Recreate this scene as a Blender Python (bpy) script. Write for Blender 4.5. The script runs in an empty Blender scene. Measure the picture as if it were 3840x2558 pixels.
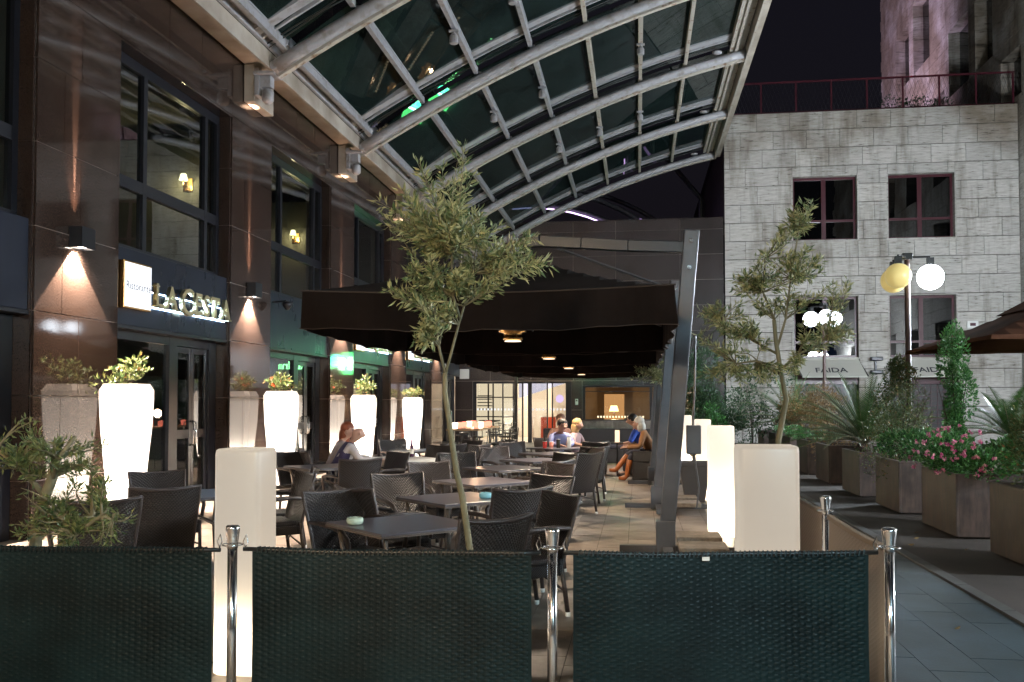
import bpy, bmesh, math, random
from math import sin, cos, pi, radians, sqrt, atan2
from mathutils import Vector, Matrix, Quaternion
random.seed(7)
sc = bpy.context.scene
C = sc.collection

# ---------------- camera ----------------
cd = bpy.data.cameras.new('camera'); cam = bpy.data.objects.new('camera', cd); C.objects.link(cam)
cam.location = (0, 0, 1.6)
cam.rotation_euler = (radians(91.8), 0, radians(7.8))
cd.sensor_width = 36; cd.lens = 3450 / 3840 * 36; cd.shift_y = 122 / 3840
cd.clip_end = 600; cd.clip_start = .05
sc.camera = cam
# ---------------- world (night sky) ----------------
wd = bpy.data.worlds.new('World'); sc.world = wd; wd.use_nodes = True
wn = wd.node_tree.nodes; bg = wn['Background']
sky = wn.new('ShaderNodeTexSky'); sky.sky_type = 'NISHITA'; sky.sun_disc = False
sky.sun_elevation = radians(-4); sky.sun_rotation = radians(120)
mxw = wn.new('ShaderNodeMix'); mxw.data_type = 'RGBA'; mxw.blend_type = 'ADD'; mxw.inputs[0].default_value = 1
wd.node_tree.links.new(sky.outputs[0], mxw.inputs[6])
mxw.inputs[7].default_value = (.030, .026, .044, 1)
wd.node_tree.links.new(mxw.outputs[2], bg.inputs[0])
bg.inputs[1].default_value = .026
sc.view_settings.view_transform = 'Standard'; sc.view_settings.look = 'None'
sc.view_settings.gamma = 1; sc.view_settings.use_curve_mapping = False
sc.view_settings.exposure = 2.5
sc.cycles.use_denoising = True
sc.cycles.max_bounces = 7; sc.cycles.diffuse_bounces = 3; sc.cycles.glossy_bounces = 4
sc.cycles.transmission_bounces = 5; sc.cycles.transparent_max_bounces = 10
sc.cycles.caustics_reflective = False; sc.cycles.caustics_refractive = False
sc.cycles.sample_clamp_indirect = 8.0
sc.cycles.use_light_tree = True

# ---------------- materials ----------------
def mat(name, col=(.5, .5, .5), rough=.5, metal=0, spec=.5, noise=0, nscale=8, col2=None, bump=0, bscale=40,
        emit=None, estr=0, coat=0, stretch=None, contrast=(.35, .65), alpha=None, rvar=.25):
    m = bpy.data.materials.new(name); m.use_nodes = True
    nt = m.node_tree; N = nt.nodes; L = nt.links; P = N['Principled BSDF']
    P.inputs['Base Color'].default_value = (*col, 1); P.inputs['Roughness'].default_value = rough
    P.inputs['Metallic'].default_value = metal; P.inputs['Specular IOR Level'].default_value = spec
    P.inputs['Coat Weight'].default_value = coat; P.inputs['Coat Roughness'].default_value = .05
    if emit: P.inputs['Emission Color'].default_value = (*emit, 1); P.inputs['Emission Strength'].default_value = estr
    if alpha is not None: P.inputs['Alpha'].default_value = alpha
    if noise or bump:
        tc = N.new('ShaderNodeTexCoord'); mp = N.new('ShaderNodeMapping'); L.new(tc.outputs['Object'], mp.inputs[0])
        g = N.new('ShaderNodeNewGeometry')
        if stretch: mp.inputs['Scale'].default_value = stretch
    if noise:
        n = N.new('ShaderNodeTexNoise'); n.inputs['Scale'].default_value = nscale; n.inputs['Detail'].default_value = 6
        L.new(mp.outputs[0], n.inputs[0])
        r = N.new('ShaderNodeValToRGB'); L.new(n.outputs[0], r.inputs[0])
        c2 = col2 or tuple(c * (1 - noise) for c in col)
        r.color_ramp.elements[0].position = contrast[0]; r.color_ramp.elements[1].position = contrast[1]
        r.color_ramp.elements[0].color = (*c2, 1); r.color_ramp.elements[1].color = (*col, 1)
        L.new(r.outputs[0], P.inputs['Base Color'])
        ma = N.new('ShaderNodeMath'); ma.operation = 'MULTIPLY_ADD'; ma.inputs[1].default_value = rvar; ma.inputs[2].default_value = max(0, rough - rvar / 2)
        L.new(n.outputs[0], ma.inputs[0]); L.new(ma.outputs[0], P.inputs['Roughness'])
    if bump:
        b = N.new('ShaderNodeBump'); nb = N.new('ShaderNodeTexNoise'); nb.inputs['Scale'].default_value = bscale; nb.inputs['Detail'].default_value = 4
        L.new(mp.outputs[0], nb.inputs[0]); L.new(nb.outputs[0], b.inputs['Height']); b.inputs['Strength'].default_value = bump; b.inputs['Distance'].default_value = .01
        L.new(b.outputs[0], P.inputs['Normal'])
    return m

def rnd_color(m, amount=.5, dark=.5):
    """vary the base colour from piece to piece (each loose island / object)"""
    nt = m.node_tree; N = nt.nodes; L = nt.links; P = N['Principled BSDF']
    oi = N.new('ShaderNodeObjectInfo'); hs = N.new('ShaderNodeHueSaturation')
    mr = N.new('ShaderNodeMapRange'); L.new(oi.outputs['Random'], mr.inputs[0])
    mr.inputs[3].default_value = 1 - amount * dark; mr.inputs[4].default_value = 1 + amount * (1 - dark)
    L.new(mr.outputs[0], hs.inputs['Value'])
    s = P.inputs['Base Color']
    if s.links: L.new(s.links[0].from_socket, hs.inputs['Color'])
    else: hs.inputs['Color'].default_value = s.default_value
    L.new(hs.outputs[0], s); return m

def leafmat(name, a, b, rough=.45, trans=.25, cc=None):
    m = bpy.data.materials.new(name); m.use_nodes = True
    nt = m.node_tree; N = nt.nodes; L = nt.links; P = N['Principled BSDF']
    g = N.new('ShaderNodeNewGeometry'); r = N.new('ShaderNodeValToRGB')
    r.color_ramp.elements[0].color = (*a, 1); r.color_ramp.elements[1].color = (*b, 1)
    if cc:
        e = r.color_ramp.elements.new(.93); e.color = (*b, 1); r.color_ramp.elements[-1].color = (*cc, 1)
    L.new(g.outputs['Random Per Island'], r.inputs[0]); L.new(r.outputs[0], P.inputs['Base Color'])
    P.inputs['Roughness'].default_value = rough
    t = N.new('ShaderNodeBsdfTranslucent'); L.new(r.outputs[0], t.inputs[0])
    mx = N.new('ShaderNodeMixShader'); mx.inputs[0].default_value = trans
    out = N['Material Output']; L.new(P.outputs[0], mx.inputs[1]); L.new(t.outputs[0], mx.inputs[2]); L.new(mx.outputs[0], out.inputs[0])
    return m

def glass(name, tint=(.8, .85, .83), ior=1.6, rough=.0, dirt=.04, dirtcol=(.2, .25, .22), boost=1.0, wav=0):
    m = bpy.data.materials.new(name); m.use_nodes = True
    nt = m.node_tree; N = nt.nodes; L = nt.links; N.remove(N['Principled BSDF'])
    out = N['Material Output']
    tr = N.new('ShaderNodeBsdfTransparent'); tr.inputs[0].default_value = (*tint, 1)
    gl = N.new('ShaderNodeBsdfGlossy'); gl.inputs['Roughness'].default_value = rough
    fr = N.new('ShaderNodeFresnel'); fr.inputs[0].default_value = ior
    mu = N.new('ShaderNodeMath'); mu.operation = 'MULTIPLY'; mu.use_clamp = True; mu.inputs[1].default_value = boost
    gb = N.new('ShaderNodeNewGeometry'); fb = N.new('ShaderNodeMath'); fb.operation = 'SUBTRACT'; fb.inputs[0].default_value = 1; L.new(gb.outputs['Backfacing'], fb.inputs[1])
    ff = N.new('ShaderNodeMath'); ff.operation = 'MULTIPLY'; L.new(fr.outputs[0], ff.inputs[0]); L.new(fb.outputs[0], ff.inputs[1])
    L.new(ff.outputs[0], mu.inputs[0])
    mx = N.new('ShaderNodeMixShader'); L.new(mu.outputs[0], mx.inputs[0]); L.new(tr.outputs[0], mx.inputs[1]); L.new(gl.outputs[0], mx.inputs[2])
    df = N.new('ShaderNodeBsdfDiffuse'); df.inputs[0].default_value = (*dirtcol, 1)
    m2 = N.new('ShaderNodeMixShader')
    tc = N.new('ShaderNodeTexCoord'); n = N.new('ShaderNodeTexNoise'); n.inputs['Scale'].default_value = 1.3; n.inputs['Detail'].default_value = 5
    L.new(tc.outputs['Object'], n.inputs[0])
    ma = N.new('ShaderNodeMath'); ma.operation = 'MULTIPLY'; ma.inputs[1].default_value = dirt * 2; L.new(n.outputs[0], ma.inputs[0])
    L.new(ma.outputs[0], m2.inputs[0]); L.new(mx.outputs[0], m2.inputs[1]); L.new(df.outputs[0], m2.inputs[2])
    if wav:
        b = N.new('ShaderNodeBump'); n2 = N.new('ShaderNodeTexNoise'); n2.inputs['Scale'].default_value = .8
        L.new(tc.outputs['Object'], n2.inputs[0]); L.new(n2.outputs[0], b.inputs['Height']); b.inputs['Strength'].default_value = wav; b.inputs['Distance'].default_value = .05
        L.new(b.outputs[0], gl.inputs['Normal'])
    L.new(m2.outputs[0], out.inputs[0]); return m

def emis(name, col, s):
    m = bpy.data.materials.new(name); m.use_nodes = True
    N = m.node_tree.nodes; N.remove(N['Principled BSDF'])
    e = N.new('ShaderNodeEmission'); e.inputs[0].default_value = (*col, 1); e.inputs[1].default_value = s
    m.node_tree.links.new(e.outputs[0], N['Material Output'].inputs[0]); return m

def lampshell(name, col, s, tcol):
    """moulded polyethylene lamp shell: glows, and lets the bulb inside show through"""
    m = bpy.data.materials.new(name); m.use_nodes = True
    N = m.node_tree.nodes; L = m.node_tree.links; N.remove(N['Principled BSDF'])
    e = N.new('ShaderNodeEmission'); e.inputs[0].default_value = (*col, 1); e.inputs[1].default_value = s
    t = N.new('ShaderNodeBsdfTranslucent'); t.inputs[0].default_value = (*tcol, 1)
    g = N.new('ShaderNodeBsdfGlossy'); g.inputs['Roughness'].default_value = .35; g.inputs[0].default_value = (.04, .04, .04, 1)
    a = N.new('ShaderNodeAddShader'); b = N.new('ShaderNodeAddShader')
    L.new(e.outputs[0], a.inputs[0]); L.new(t.outputs[0], a.inputs[1]); L.new(a.outputs[0], b.inputs[0]); L.new(g.outputs[0], b.inputs[1])
    L.new(b.outputs[0], N['Material Output'].inputs[0]); return m

def wicker(name, c1, c2, px=.026, pz=.016, vert='z'):
    m = bpy.data.materials.new(name); m.use_nodes = True
    nt = m.node_tree; N = nt.nodes; L = nt.links; P = N['Principled BSDF']
    tc = N.new('ShaderNodeTexCoord'); s = N.new('ShaderNodeSeparateXYZ'); L.new(tc.outputs['Object'], s.inputs[0])
    def mth(op, a, b=None):
        n = N.new('ShaderNodeMath'); n.operation = op
        for k, v in enumerate((a, b)):
            if v is None: continue
            if hasattr(v, 'is_output'): L.new(v, n.inputs[k])
            else: n.inputs[k].default_value = v
        return n.outputs[0]
    v = mth('ADD', s.outputs['Z'], s.outputs['Y'])
    a = mth('SINE', mth('MULTIPLY', s.outputs['X'], pi / px)); b = mth('SINE', mth('MULTIPLY', v, pi / pz))
    h = mth('MULTIPLY', a, b); h2 = mth('ABSOLUTE', b); h3 = mth('MULTIPLY', mth('ADD', mth('MULTIPLY', h, .5), .5), h2)
    r = N.new('ShaderNodeValToRGB'); L.new(h3, r.inputs[0])
    r.color_ramp.elements[0].color = (*c1, 1); r.color_ramp.elements[1].color = (*c2, 1); r.color_ramp.elements[1].position = .8
    L.new(r.outputs[0], P.inputs['Base Color']); P.inputs['Roughness'].default_value = .34
    bp = N.new('ShaderNodeBump'); L.new(h3, bp.inputs['Height']); bp.inputs['Strength'].default_value = .9; bp.inputs['Distance'].default_value = .012
    L.new(bp.outputs[0], P.inputs['Normal']); return m

M = {}
M['granite'] = rnd_color(mat('granite', (.048, .032, .026), .05, rvar=.03, spec=.5, noise=.5, nscale=95, col2=(.015, .0105, .009), contrast=(.3, .62), stretch=(1, 1, .55), bump=.008, bscale=60), .25)
M['granite_dark'] = rnd_color(mat('granite_dark', (.05, .036, .032), .26, noise=.4, nscale=60, col2=(.028, .02, .02), contrast=(.3, .65)), .3)
M['grout'] = mat('grout', (.50, .42, .37), .8)
M['alu'] = mat('dark_aluminium', (.012, .013, .018), .32, metal=.3, spec=.6)
M['fascia'] = mat('blue_grey_metal', (.011, .016, .032), .3, metal=.3, noise=.3, nscale=2.2, stretch=(1, 1, .4))
M['beam'] = mat('cream_paint', (.38, .34, .29), .5, noise=.35, nscale=1.6, col2=(.26, .22, .18), bump=.05)
M['rib'] = mat('weathered_white_paint', (.27, .27, .285), .42, noise=.3, nscale=4, col2=(.18, .165, .155), contrast=(.3, .5), stretch=(1.5, 1.5, 1.5), bump=.15, bscale=12)
M['ribflange'] = mat('rust_stained_paint', (.35, .32, .275), .55, noise=.5, nscale=7, col2=(.16, .09, .05), contrast=(.30, .44), bump=.15, bscale=20)
M['canopyglass'] = glass('canopy_glass', (.22, .30, .29), 1.5, 0, .10, (.075, .13, .12), .8)  # pane dirt tinted green for the green glow on the glass
M['winglass'] = glass('window_glass', (.6, .64, .62), 1.75, 0, .01, (.1, .1, .1), 1.4, wav=.04)
M['doorglass'] = glass('door_glass', (.8, .8, .8), 1.6, 0, .01, (.1, .1, .1), 1.0)
M['darkglass'] = glass('dark_window_glass', (.08, .09, .11), 1.7, 0, .02, (.05, .05, .06), 1.2, wav=.05)
M['trav'] = None
M['maroon'] = mat('maroon_frame', (.06, .008, .015), .35)
M['umb'] = mat('dark_canvas', (.017, .0115, .010), .9, spec=.12, noise=.25, nscale=3, bump=.3, bscale=9)
M['armpaint'] = mat('dark_blue_grey_arm', (.025, .028, .036), .35, metal=.2)
M['hem'] = mat('canvas_hem', (.05, .035, .028), .8)
M['umbpost'] = mat('grey_coated_steel', (.10, .10, .11), .38, metal=.2, noise=.2, nscale=6)
M['brass'] = mat('brass', (.7, .42, .16), .25, metal=1)
M['chrome'] = mat('brushed_chrome', (.72, .72, .72), .16, metal=1)
M['wick'] = wicker('brown_wicker', (.004, .0035, .0035), (.042, .031, .027), .0135, .0095)
M['wickrim'] = mat('wicker_rim', (.035, .026, .024), .35, bump=.6, bscale=120)
M['metal_leg'] = mat('dark_leg', (.06, .05, .045), .35, metal=.3)
M['glide'] = mat('white_glide', (.75, .75, .72), .35)
M['table'] = mat('table_top', (.085, .08, .095), .30, spec=.5)
M['tabledge'] = mat('table_edge', (.12, .10, .085), .35, metal=.4)
M['barrier'] = mat('barrier_strand', (.0032, .0150, .0165), .42, spec=.28, noise=.6, nscale=2.5)
M['screen_lit'] = mat('lit_side_strand', (.22, .175, .14), .45)  # side-run strands painted lighter, as lit by the glowing column
M['ceramic'] = mat('pale_ceramic', (.42, .52, .42), .2)
M['paver'] = rnd_color(mat('paver', (.34, .285, .235), .45, noise=.4, nscale=7, col2=(.22, .18, .148), bump=.1, bscale=30), .22)
M['path'] = rnd_color(mat('path_slab', (.068, .098, .118), .5, noise=.35, nscale=22, col2=(.038, .06, .072), bump=.15, bscale=60), .16)  # cool tint of the lamplight put into the slab colour
M['joint'] = mat('joint_sand', (.05, .042, .036), .9)
M['asph'] = mat('exposed_aggregate', (.075, .06, .05), .7, noise=.5, nscale=60, col2=(.035, .03, .026), bump=.3, bscale=90)
M['kerb'] = mat('kerb_stone', (.09, .09, .09), .6, noise=.2, nscale=20, bump=.1)
M['corten'] = mat('rust_brown_planter', (.085, .056, .044), .55, noise=.5, nscale=7, col2=(.036, .025, .02), stretch=(2.5, 2.5, .5), bump=.05)
M['soil'] = mat('soil', (.03, .02, .015), .95, noise=.4, nscale=30, bump=.5)
M['bark'] = mat('bark', (.20, .17, .10), .8, noise=.5, nscale=14, col2=(.09, .085, .045), stretch=(1, 1, .3), bump=.5, bscale=50)
M['bark_dark'] = mat('dark_bark', (.06, .04, .03), .85, noise=.4, nscale=20, bump=.6, bscale=40)
M['olive'] = leafmat('olive_leaf', (.05, .10, .03), (.42, .40, .20), .42, .2)
M['olive_dark'] = leafmat('green_olive_leaf', (.03, .07, .02), (.2, .22, .08), .42, .2)
M['green'] = leafmat('green_leaf', (.02, .10, .025), (.09, .25, .06), .35, .2)
M['darkgreen'] = leafmat('dark_leaf', (.012, .045, .018), (.045, .10, .035), .35, .15)
M['mixed'] = leafmat('mixed_leaf', (.03, .08, .02), (.14, .15, .05), .4, .2, (.22, .10, .03))
M['brownleaf'] = leafmat('brown_leaf', (.07, .065, .02), (.27, .15, .05), .5, .25)
M['cycad'] = leafmat('cycad_leaf', (.025, .085, .02), (.09, .17, .045), .55, .15)
M['pink'] = leafmat('pink_petal', (.5, .04, .22), (.75, .38, .42), .5, .3)
M['red'] = leafmat('red_petal', (.5, .02, .015), (.6, .1, .03), .5, .3)
M['shell'] = lampshell('glowing_white_shell', (1, .88, .78), .27, (.7, .66, .6))
M['shellc'] = lampshell('glowing_cream_shell', (1, .89, .77), .05, (.45, .42, .37))
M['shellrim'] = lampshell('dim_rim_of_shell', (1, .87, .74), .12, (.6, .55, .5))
M['shellw'] = lampshell('glowing_column_shell', (1, .88, .76), .085, (.6, .56, .5))
M['added_globe_on'] = emis('added_lit_globe', (.82, .91, 1), 195)  # globes of the added lamp posts outside the picture
M['globe_off'] = mat('yellowed_globe', (.75, .62, .26), .35, emit=(.9, .7, .25), estr=.07)  # unlit globes, with a faint glow put into their yellowed plastic
M['black'] = mat('black_metal', (.01, .01, .01), .4)
M['pole'] = mat('brown_pole', (.06, .035, .03), .35)
M['cream_fabric'] = mat('cream_awning_fabric', (.55, .54, .48), .8, bump=.1, bscale=10)
M['brown_fabric'] = mat('tan_brown_canvas', (.09, .042, .026), .9, spec=.02, noise=.2, nscale=2, bump=.1, bscale=10)
M['ink'] = mat('black_lettering', (.02, .02, .03), .6)
M['gold'] = mat('polished_gold', (.72, .60, .36), .34, metal=1)
M['white'] = mat('white_plaster', (.72, .68, .6), .7)
M['room'] = mat('muted_cream_plaster', (.34, .32, .25), .7)
M['cloth'] = mat('pale_tablecloth', (.5, .47, .42), .8, bump=.4, bscale=6)
M['skin'] = mat('skin', (.42, .23, .16), .5)
M['denim'] = mat('dark_trousers', (.03, .03, .045), .8)
M['stoneware'] = mat('anthracite_pot', (.10, .085, .08), .55, bump=.1, bscale=60)
M['concrete'] = mat('concrete_slab', (.32, .27, .22), .7, noise=.3, nscale=30, bump=.2)
M['glassware'] = glass('glassware', (.97, .97, .97), 1.45, 0, .0, (1, 1, 1), 2.5)

def travertine():
    m = bpy.data.materials.new('travertine'); m.use_nodes = True
    nt = m.node_tree; N = nt.nodes; L = nt.links; P = N['Principled BSDF']
    tc = N.new('ShaderNodeTexCoord'); oi = N.new('ShaderNodeObjectInfo')
    mp = N.new('ShaderNodeMapping'); L.new(tc.outputs['Object'], mp.inputs[0]); mp.inputs['Scale'].default_value = (.8, .8, 5.5)
    ad = N.new('ShaderNodeVectorMath'); ad.operation = 'ADD'; L.new(mp.outputs[0], ad.inputs[0])
    sm = N.new('ShaderNodeMath'); sm.operation = 'MULTIPLY'; sm.inputs[1].default_value = 70; L.new(oi.outputs['Random'], sm.inputs[0])
    L.new(sm.outputs[0], ad.inputs[1])
    n = N.new('ShaderNodeTexNoise'); n.inputs['Scale'].default_value = 3.2; n.inputs['Detail'].default_value = 9; n.inputs['Roughness'].default_value = .68
    L.new(ad.outputs[0], n.inputs[0])
    r = N.new('ShaderNodeValToRGB'); L.new(n.outputs[0], r.inputs[0])
    e = r.color_ramp.elements; e[0].position = .32; e[0].color = (.08, .065, .05, 1); e[1].position = .41; e[1].color = (.42, .40, .36, 1)
    x = e.new(.62); x.color = (.57, .545, .51, 1)
    # weathering that runs with the place (dirt band under the parapet)
    g = N.new('ShaderNodeNewGeometry'); n2 = N.new('ShaderNodeTexNoise'); n2.inputs['Scale'].default_value = .45; n2.inputs['Detail'].default_value = 6
    L.new(g.outputs['Position'], n2.inputs[0])
    sp = N.new('ShaderNodeSeparateXYZ'); L.new(g.outputs['Position'], sp.inputs[0])
    mr = N.new('ShaderNodeMapRange'); mr.inputs[1].default_value = 9.5; mr.inputs[2].default_value = 13; mr.inputs[3].default_value = 0; mr.inputs[4].default_value = .28
    L.new(sp.outputs['Z'], mr.inputs[0])
    a2 = N.new('ShaderNodeMath'); a2.operation = 'SUBTRACT'; L.new(n2.outputs[0], a2.inputs[0]); L.new(mr.outputs[0], a2.inputs[1])
    r2 = N.new('ShaderNodeValToRGB'); L.new(a2.outputs[0], r2.inputs[0]); r2.color_ramp.elements[0].position = .15; r2.color_ramp.elements[0].color = (.40, .34, .27, 1); r2.color_ramp.elements[1].position = .42; r2.color_ramp.elements[1].color = (1, 1, 1, 1)
    mx = N.new('ShaderNodeMix'); mx.data_type = 'RGBA'; mx.blend_type = 'MULTIPLY'; mx.inputs[0].default_value = 1
    L.new(r.outputs[0], mx.inputs[6]); L.new(r2.outputs[0], mx.inputs[7]); L.new(mx.outputs[2], P.inputs['Base Color'])
    P.inputs['Roughness'].default_value = .75
    b = N.new('ShaderNodeBump'); L.new(n.outputs[0], b.inputs['Height']); b.inputs['Strength'].default_value = .5; b.inputs['Distance'].default_value = .03; L.new(b.outputs[0], P.inputs['Normal'])
    return m
M['trav'] = rnd_color(travertine(), .2)
STREAK = True

def stain(m, scale=.8, dark=.5, lo=.35, hi=.55, st=None):
    nt = m.node_tree; N = nt.nodes; L = nt.links; P = N['Principled BSDF']; g = N.new('ShaderNodeNewGeometry')
    n = N.new('ShaderNodeTexNoise'); n.inputs['Scale'].default_value = scale; n.inputs['Detail'].default_value = 7; n.inputs['Roughness'].default_value = .6
    mp = N.new('ShaderNodeMapping'); L.new(g.outputs['Position'], mp.inputs[0]); L.new(mp.outputs[0], n.inputs[0])
    if st: mp.inputs['Scale'].default_value = st
    r = N.new('ShaderNodeValToRGB'); L.new(n.outputs[0], r.inputs[0])
    r.color_ramp.elements[0].position = lo; r.color_ramp.elements[1].position = hi
    r.color_ramp.elements[0].color = (dark, dark * .96, dark * .9, 1); r.color_ramp.elements[1].color = (1, 1, 1, 1)
    mx = N.new('ShaderNodeMix'); mx.data_type = 'RGBA'; mx.blend_type = 'MULTIPLY'; mx.inputs[0].default_value = 1
    s = P.inputs['Base Color']
    if s.links: L.new(s.links[0].from_socket, mx.inputs[6])
    else: mx.inputs[6].default_value = s.default_value
    L.new(r.outputs[0], mx.inputs[7]); L.new(mx.outputs[2], s)
for k_, a_ in (('paver', (1.6, .62, .36, .56)), ('path', (1.1, .6, .38, .6)), ('asph', (.9, .5, .35, .6)), ('corten', (2.2, .55, .38, .6)), ('beam', (.9, .7, .35, .55)), ('concrete', (3, .6)), ('granite', (.5, .75, .35, .6)), ('kerb', (2, .6)), ('brown_fabric', (1.2, .6)), ('umb', (1.5, .6)), ('granite_dark', (.6, .7)), ('trav', (1.2, .62, .34, .5, (1.6, 1.6, .25)))): stain(M[k_], *a_)

# ---------------- geometry helpers ----------------
class MB:
    def __init__(s): s.v = []; s.f = []
    def quad(s, *p):
        n = len(s.v); s.v += [tuple(q) for q in p]; s.f.append(tuple(range(n, n + len(p)))); return s
    def box(s, x0, x1, y0, y1, z0, z1, mtx=None):
        n = len(s.v); P = [Vector((x, y, z)) for z in (z0, z1) for y in (y0, y1) for x in (x0, x1)]
        if mtx: P = [mtx @ p for p in P]
        s.v += [tuple(p) for p in P]
        s.f += [tuple(n + i for i in q) for q in ((0, 2, 3, 1), (4, 5, 7, 6), (0, 1, 5, 4), (1, 3, 7, 5), (3, 2, 6, 7), (2, 0, 4, 6))]
        return s
    def bar(s, a, b, w, h=None, up=(0, 0, 1)):
        a = Vector(a); b = Vector(b); d = (b - a); l = d.length; d.normalize(); h = h or w
        r = d.cross(Vector(up));
        if r.length < 1e-4: r = Vector((1, 0, 0))
        r.normalize(); u = r.cross(d)
        m = Matrix(((r.x, d.x, u.x, a.x), (r.y, d.y, u.y, a.y), (r.z, d.z, u.z, a.z), (0, 0, 0, 1)))
        return s.box(-w / 2, w / 2, 0, l, -h / 2, h / 2, m)
    def tube(s, pts, r, seg=8, cap=True, flat=1.0):
        pts = [Vector(p) for p in pts]; rs = r if isinstance(r, (list, tuple)) else [r] * len(pts)
        n0 = len(s.v); prev = None
        for i, p in enumerate(pts):
            t = (pts[min(i + 1, len(pts) - 1)] - pts[max(i - 1, 0)]).normalized()
            if prev is None:
                a = t.orthogonal().normalized()
                if abs(t.z) < .9: a = t.cross(Vector((0, 0, 1))).normalized()
            else: a = (prev - t * prev.dot(t)).normalized()
            prev = a; b = t.cross(a)
            for k in range(seg):
                th = 2 * pi * k / seg
                s.v.append(tuple(p + a * cos(th) * rs[i] + b * sin(th) * rs[i] * flat))
        for i in range(len(pts) - 1):
            for k in range(seg):
                q = n0 + i * seg; k2 = (k + 1) % seg
                s.f.append((q + k, q + k2, q + seg + k2, q + seg + k))
        if cap:
            s.f.append(tuple(n0 + k for k in range(seg))[::-1]); s.f.append(tuple(n0 + (len(pts) - 1) * seg + k for k in range(seg)))
        return s
    def lathe(s, prof, c=(0, 0, 0), seg=16):
        n0 = len(s.v)
        for r, z in prof:
            for k in range(seg):
                th = 2 * pi * k / seg; s.v.append((c[0] + r * cos(th), c[1] + r * sin(th), c[2] + z))
        for i in range(len(prof) - 1):
            for k in range(seg):
                q = n0 + i * seg; k2 = (k + 1) % seg; s.f.append((q + k, q + k2, q + seg + k2, q + seg + k))
        s.f.append(tuple(n0 + k for k in range(seg))[::-1]); q = n0 + (len(prof) - 1) * seg
        s.f.append(tuple(q + k for k in range(seg)))
        return s
    def sphere(s, c, r, seg=16, rings=10, sc3=(1, 1, 1)):
        n0 = len(s.v)
        for i in range(1, rings):
            ph = pi * i / rings
            for k in range(seg):
                th = 2 * pi * k / seg
                s.v.append((c[0] + r * sc3[0] * sin(ph) * cos(th), c[1] + r * sc3[1] * sin(ph) * sin(th), c[2] + r * sc3[2] * cos(ph)))
        s.v.append((c[0], c[1], c[2] + r * sc3[2])); s.v.append((c[0], c[1], c[2] - r * sc3[2])); T = len(s.v) - 2; B = T + 1
        for i in range(rings - 2):
            for k in range(seg):
                q = n0 + i * seg; k2 = (k + 1) % seg; s.f.append((q + k, q + seg + k, q + seg + k2, q + k2))
        for k in range(seg):
            k2 = (k + 1) % seg; s.f.append((n0 + k, n0 + k2, T)); q = n0 + (rings - 2) * seg; s.f.append((q + k2, q + k, B))
        return s
    def mesh(s, name, m):
        me = bpy.data.meshes.new(name); me.from_pydata(s.v, [], s.f); me.materials.append(M[m] if isinstance(m, str) else m); me.update(); return me

def ob(name, data, parent=None, loc=None, rz=None, **props):
    o = bpy.data.objects.new(name, data); C.objects.link(o)
    if parent: o.parent = parent
    if loc: o.location = loc
    if rz is not None: o.rotation_euler[2] = rz
    for k, v in props.items():
        if v is not None: o[k] = v
    return o
def part(name, mb, m, parent=None, bevel=0, smooth=False, loc=None, rz=None, seg=2, **props):
    me = mb.mesh(name, m)
    if smooth: me.shade_smooth() if hasattr(me, 'shade_smooth') else [setattr(p, 'use_smooth', True) for p in me.polygons]
    o = ob(name, me, parent, loc, rz, **props)
    if bevel:
        b = o.modifiers.new('bevel', 'BEVEL'); b.width = bevel; b.segments = seg; b.limit_method = 'ANGLE'
    return o
def thing(name, label, cat, loc=(0, 0, 0), rz=0, group=None):
    return ob(name, None, None, loc, rz, label=label, category=cat, group=group)
def copytree(o, loc=None, rz=None, label=None, parent=None, group=None):
    c = o.copy(); C.objects.link(c)
    if parent: c.parent = parent
    if loc: c.location = loc
    if rz is not None: c.rotation_euler[2] = rz
    if label: c['label'] = label
    if group: c['group'] = group
    for ch in o.children: copytree(ch, parent=c)
    return c
def bx(*a): return MB().box(*a)
def text_mesh(s, size, depth, m, name='lettering', align='LEFT', bold=0):
    cu = bpy.data.curves.new('t', 'FONT'); cu.body = s; cu.size = size; cu.extrude = depth; cu.align_x = align; cu.offset = bold; cu.resolution_u = 3
    o = bpy.data.objects.new('t', cu); C.objects.link(o)
    bpy.context.view_layer.update()
    me = bpy.data.meshes.new_from_object(o.evaluated_get(bpy.context.evaluated_depsgraph_get()))
    bpy.data.objects.remove(o); me.materials.clear(); me.materials.append(M[m]); me.name = name
    return me
# frames for lettering: on a plane facing +X (text runs along +Y), and facing -Y (text runs along +X)
def face_x(x, y, z): return Matrix(((0, 0, 1, x), (1, 0, 0, y), (0, 1, 0, z), (0, 0, 0, 1)))
def face_y(x, y, z): return Matrix(((1, 0, 0, x), (0, 0, -1, y), (0, 1, 0, z), (0, 0, 0, 1)))
def point_light(name, loc, e, col, r=.05, parent=None):
    l = bpy.data.lights.new(name, 'POINT'); l.energy = e; l.color = col; l.shadow_soft_size = r
    o = bpy.data.objects.new(name, l); C.objects.link(o); o.location = loc
    if parent: o.parent = parent
    return o
def spot_light(name, loc, d, e, col, size, blend=.1, r=.01, parent=None):
    l = bpy.data.lights.new(name, 'SPOT'); l.energy = e; l.color = col; l.shadow_soft_size = r; l.spot_size = size; l.spot_blend = blend
    o = bpy.data.objects.new(name, l); C.objects.link(o); o.location = loc
    o.rotation_euler = Vector(d).to_track_quat('-Z', 'Y').to_euler()
    if parent: o.parent = parent
    return o

BAY = 5.235
# =====================================================================
# GROUND
# =====================================================================
gnd = part('ground', MB().quad((-120, -60, -.05), (160, -60, -.05), (160, 200, -.05), (-120, 200, -.05)), 'asph', kind='structure')
terr = part('terrace_floor', bx(-7.4, 1.24, -4, 36.6, -.045, -.006), 'joint', kind='structure')
walk = part('footpath', bx(1.24, 2.72, -4, 36.6, -.045, -.006), 'joint', kind='structure')
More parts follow.
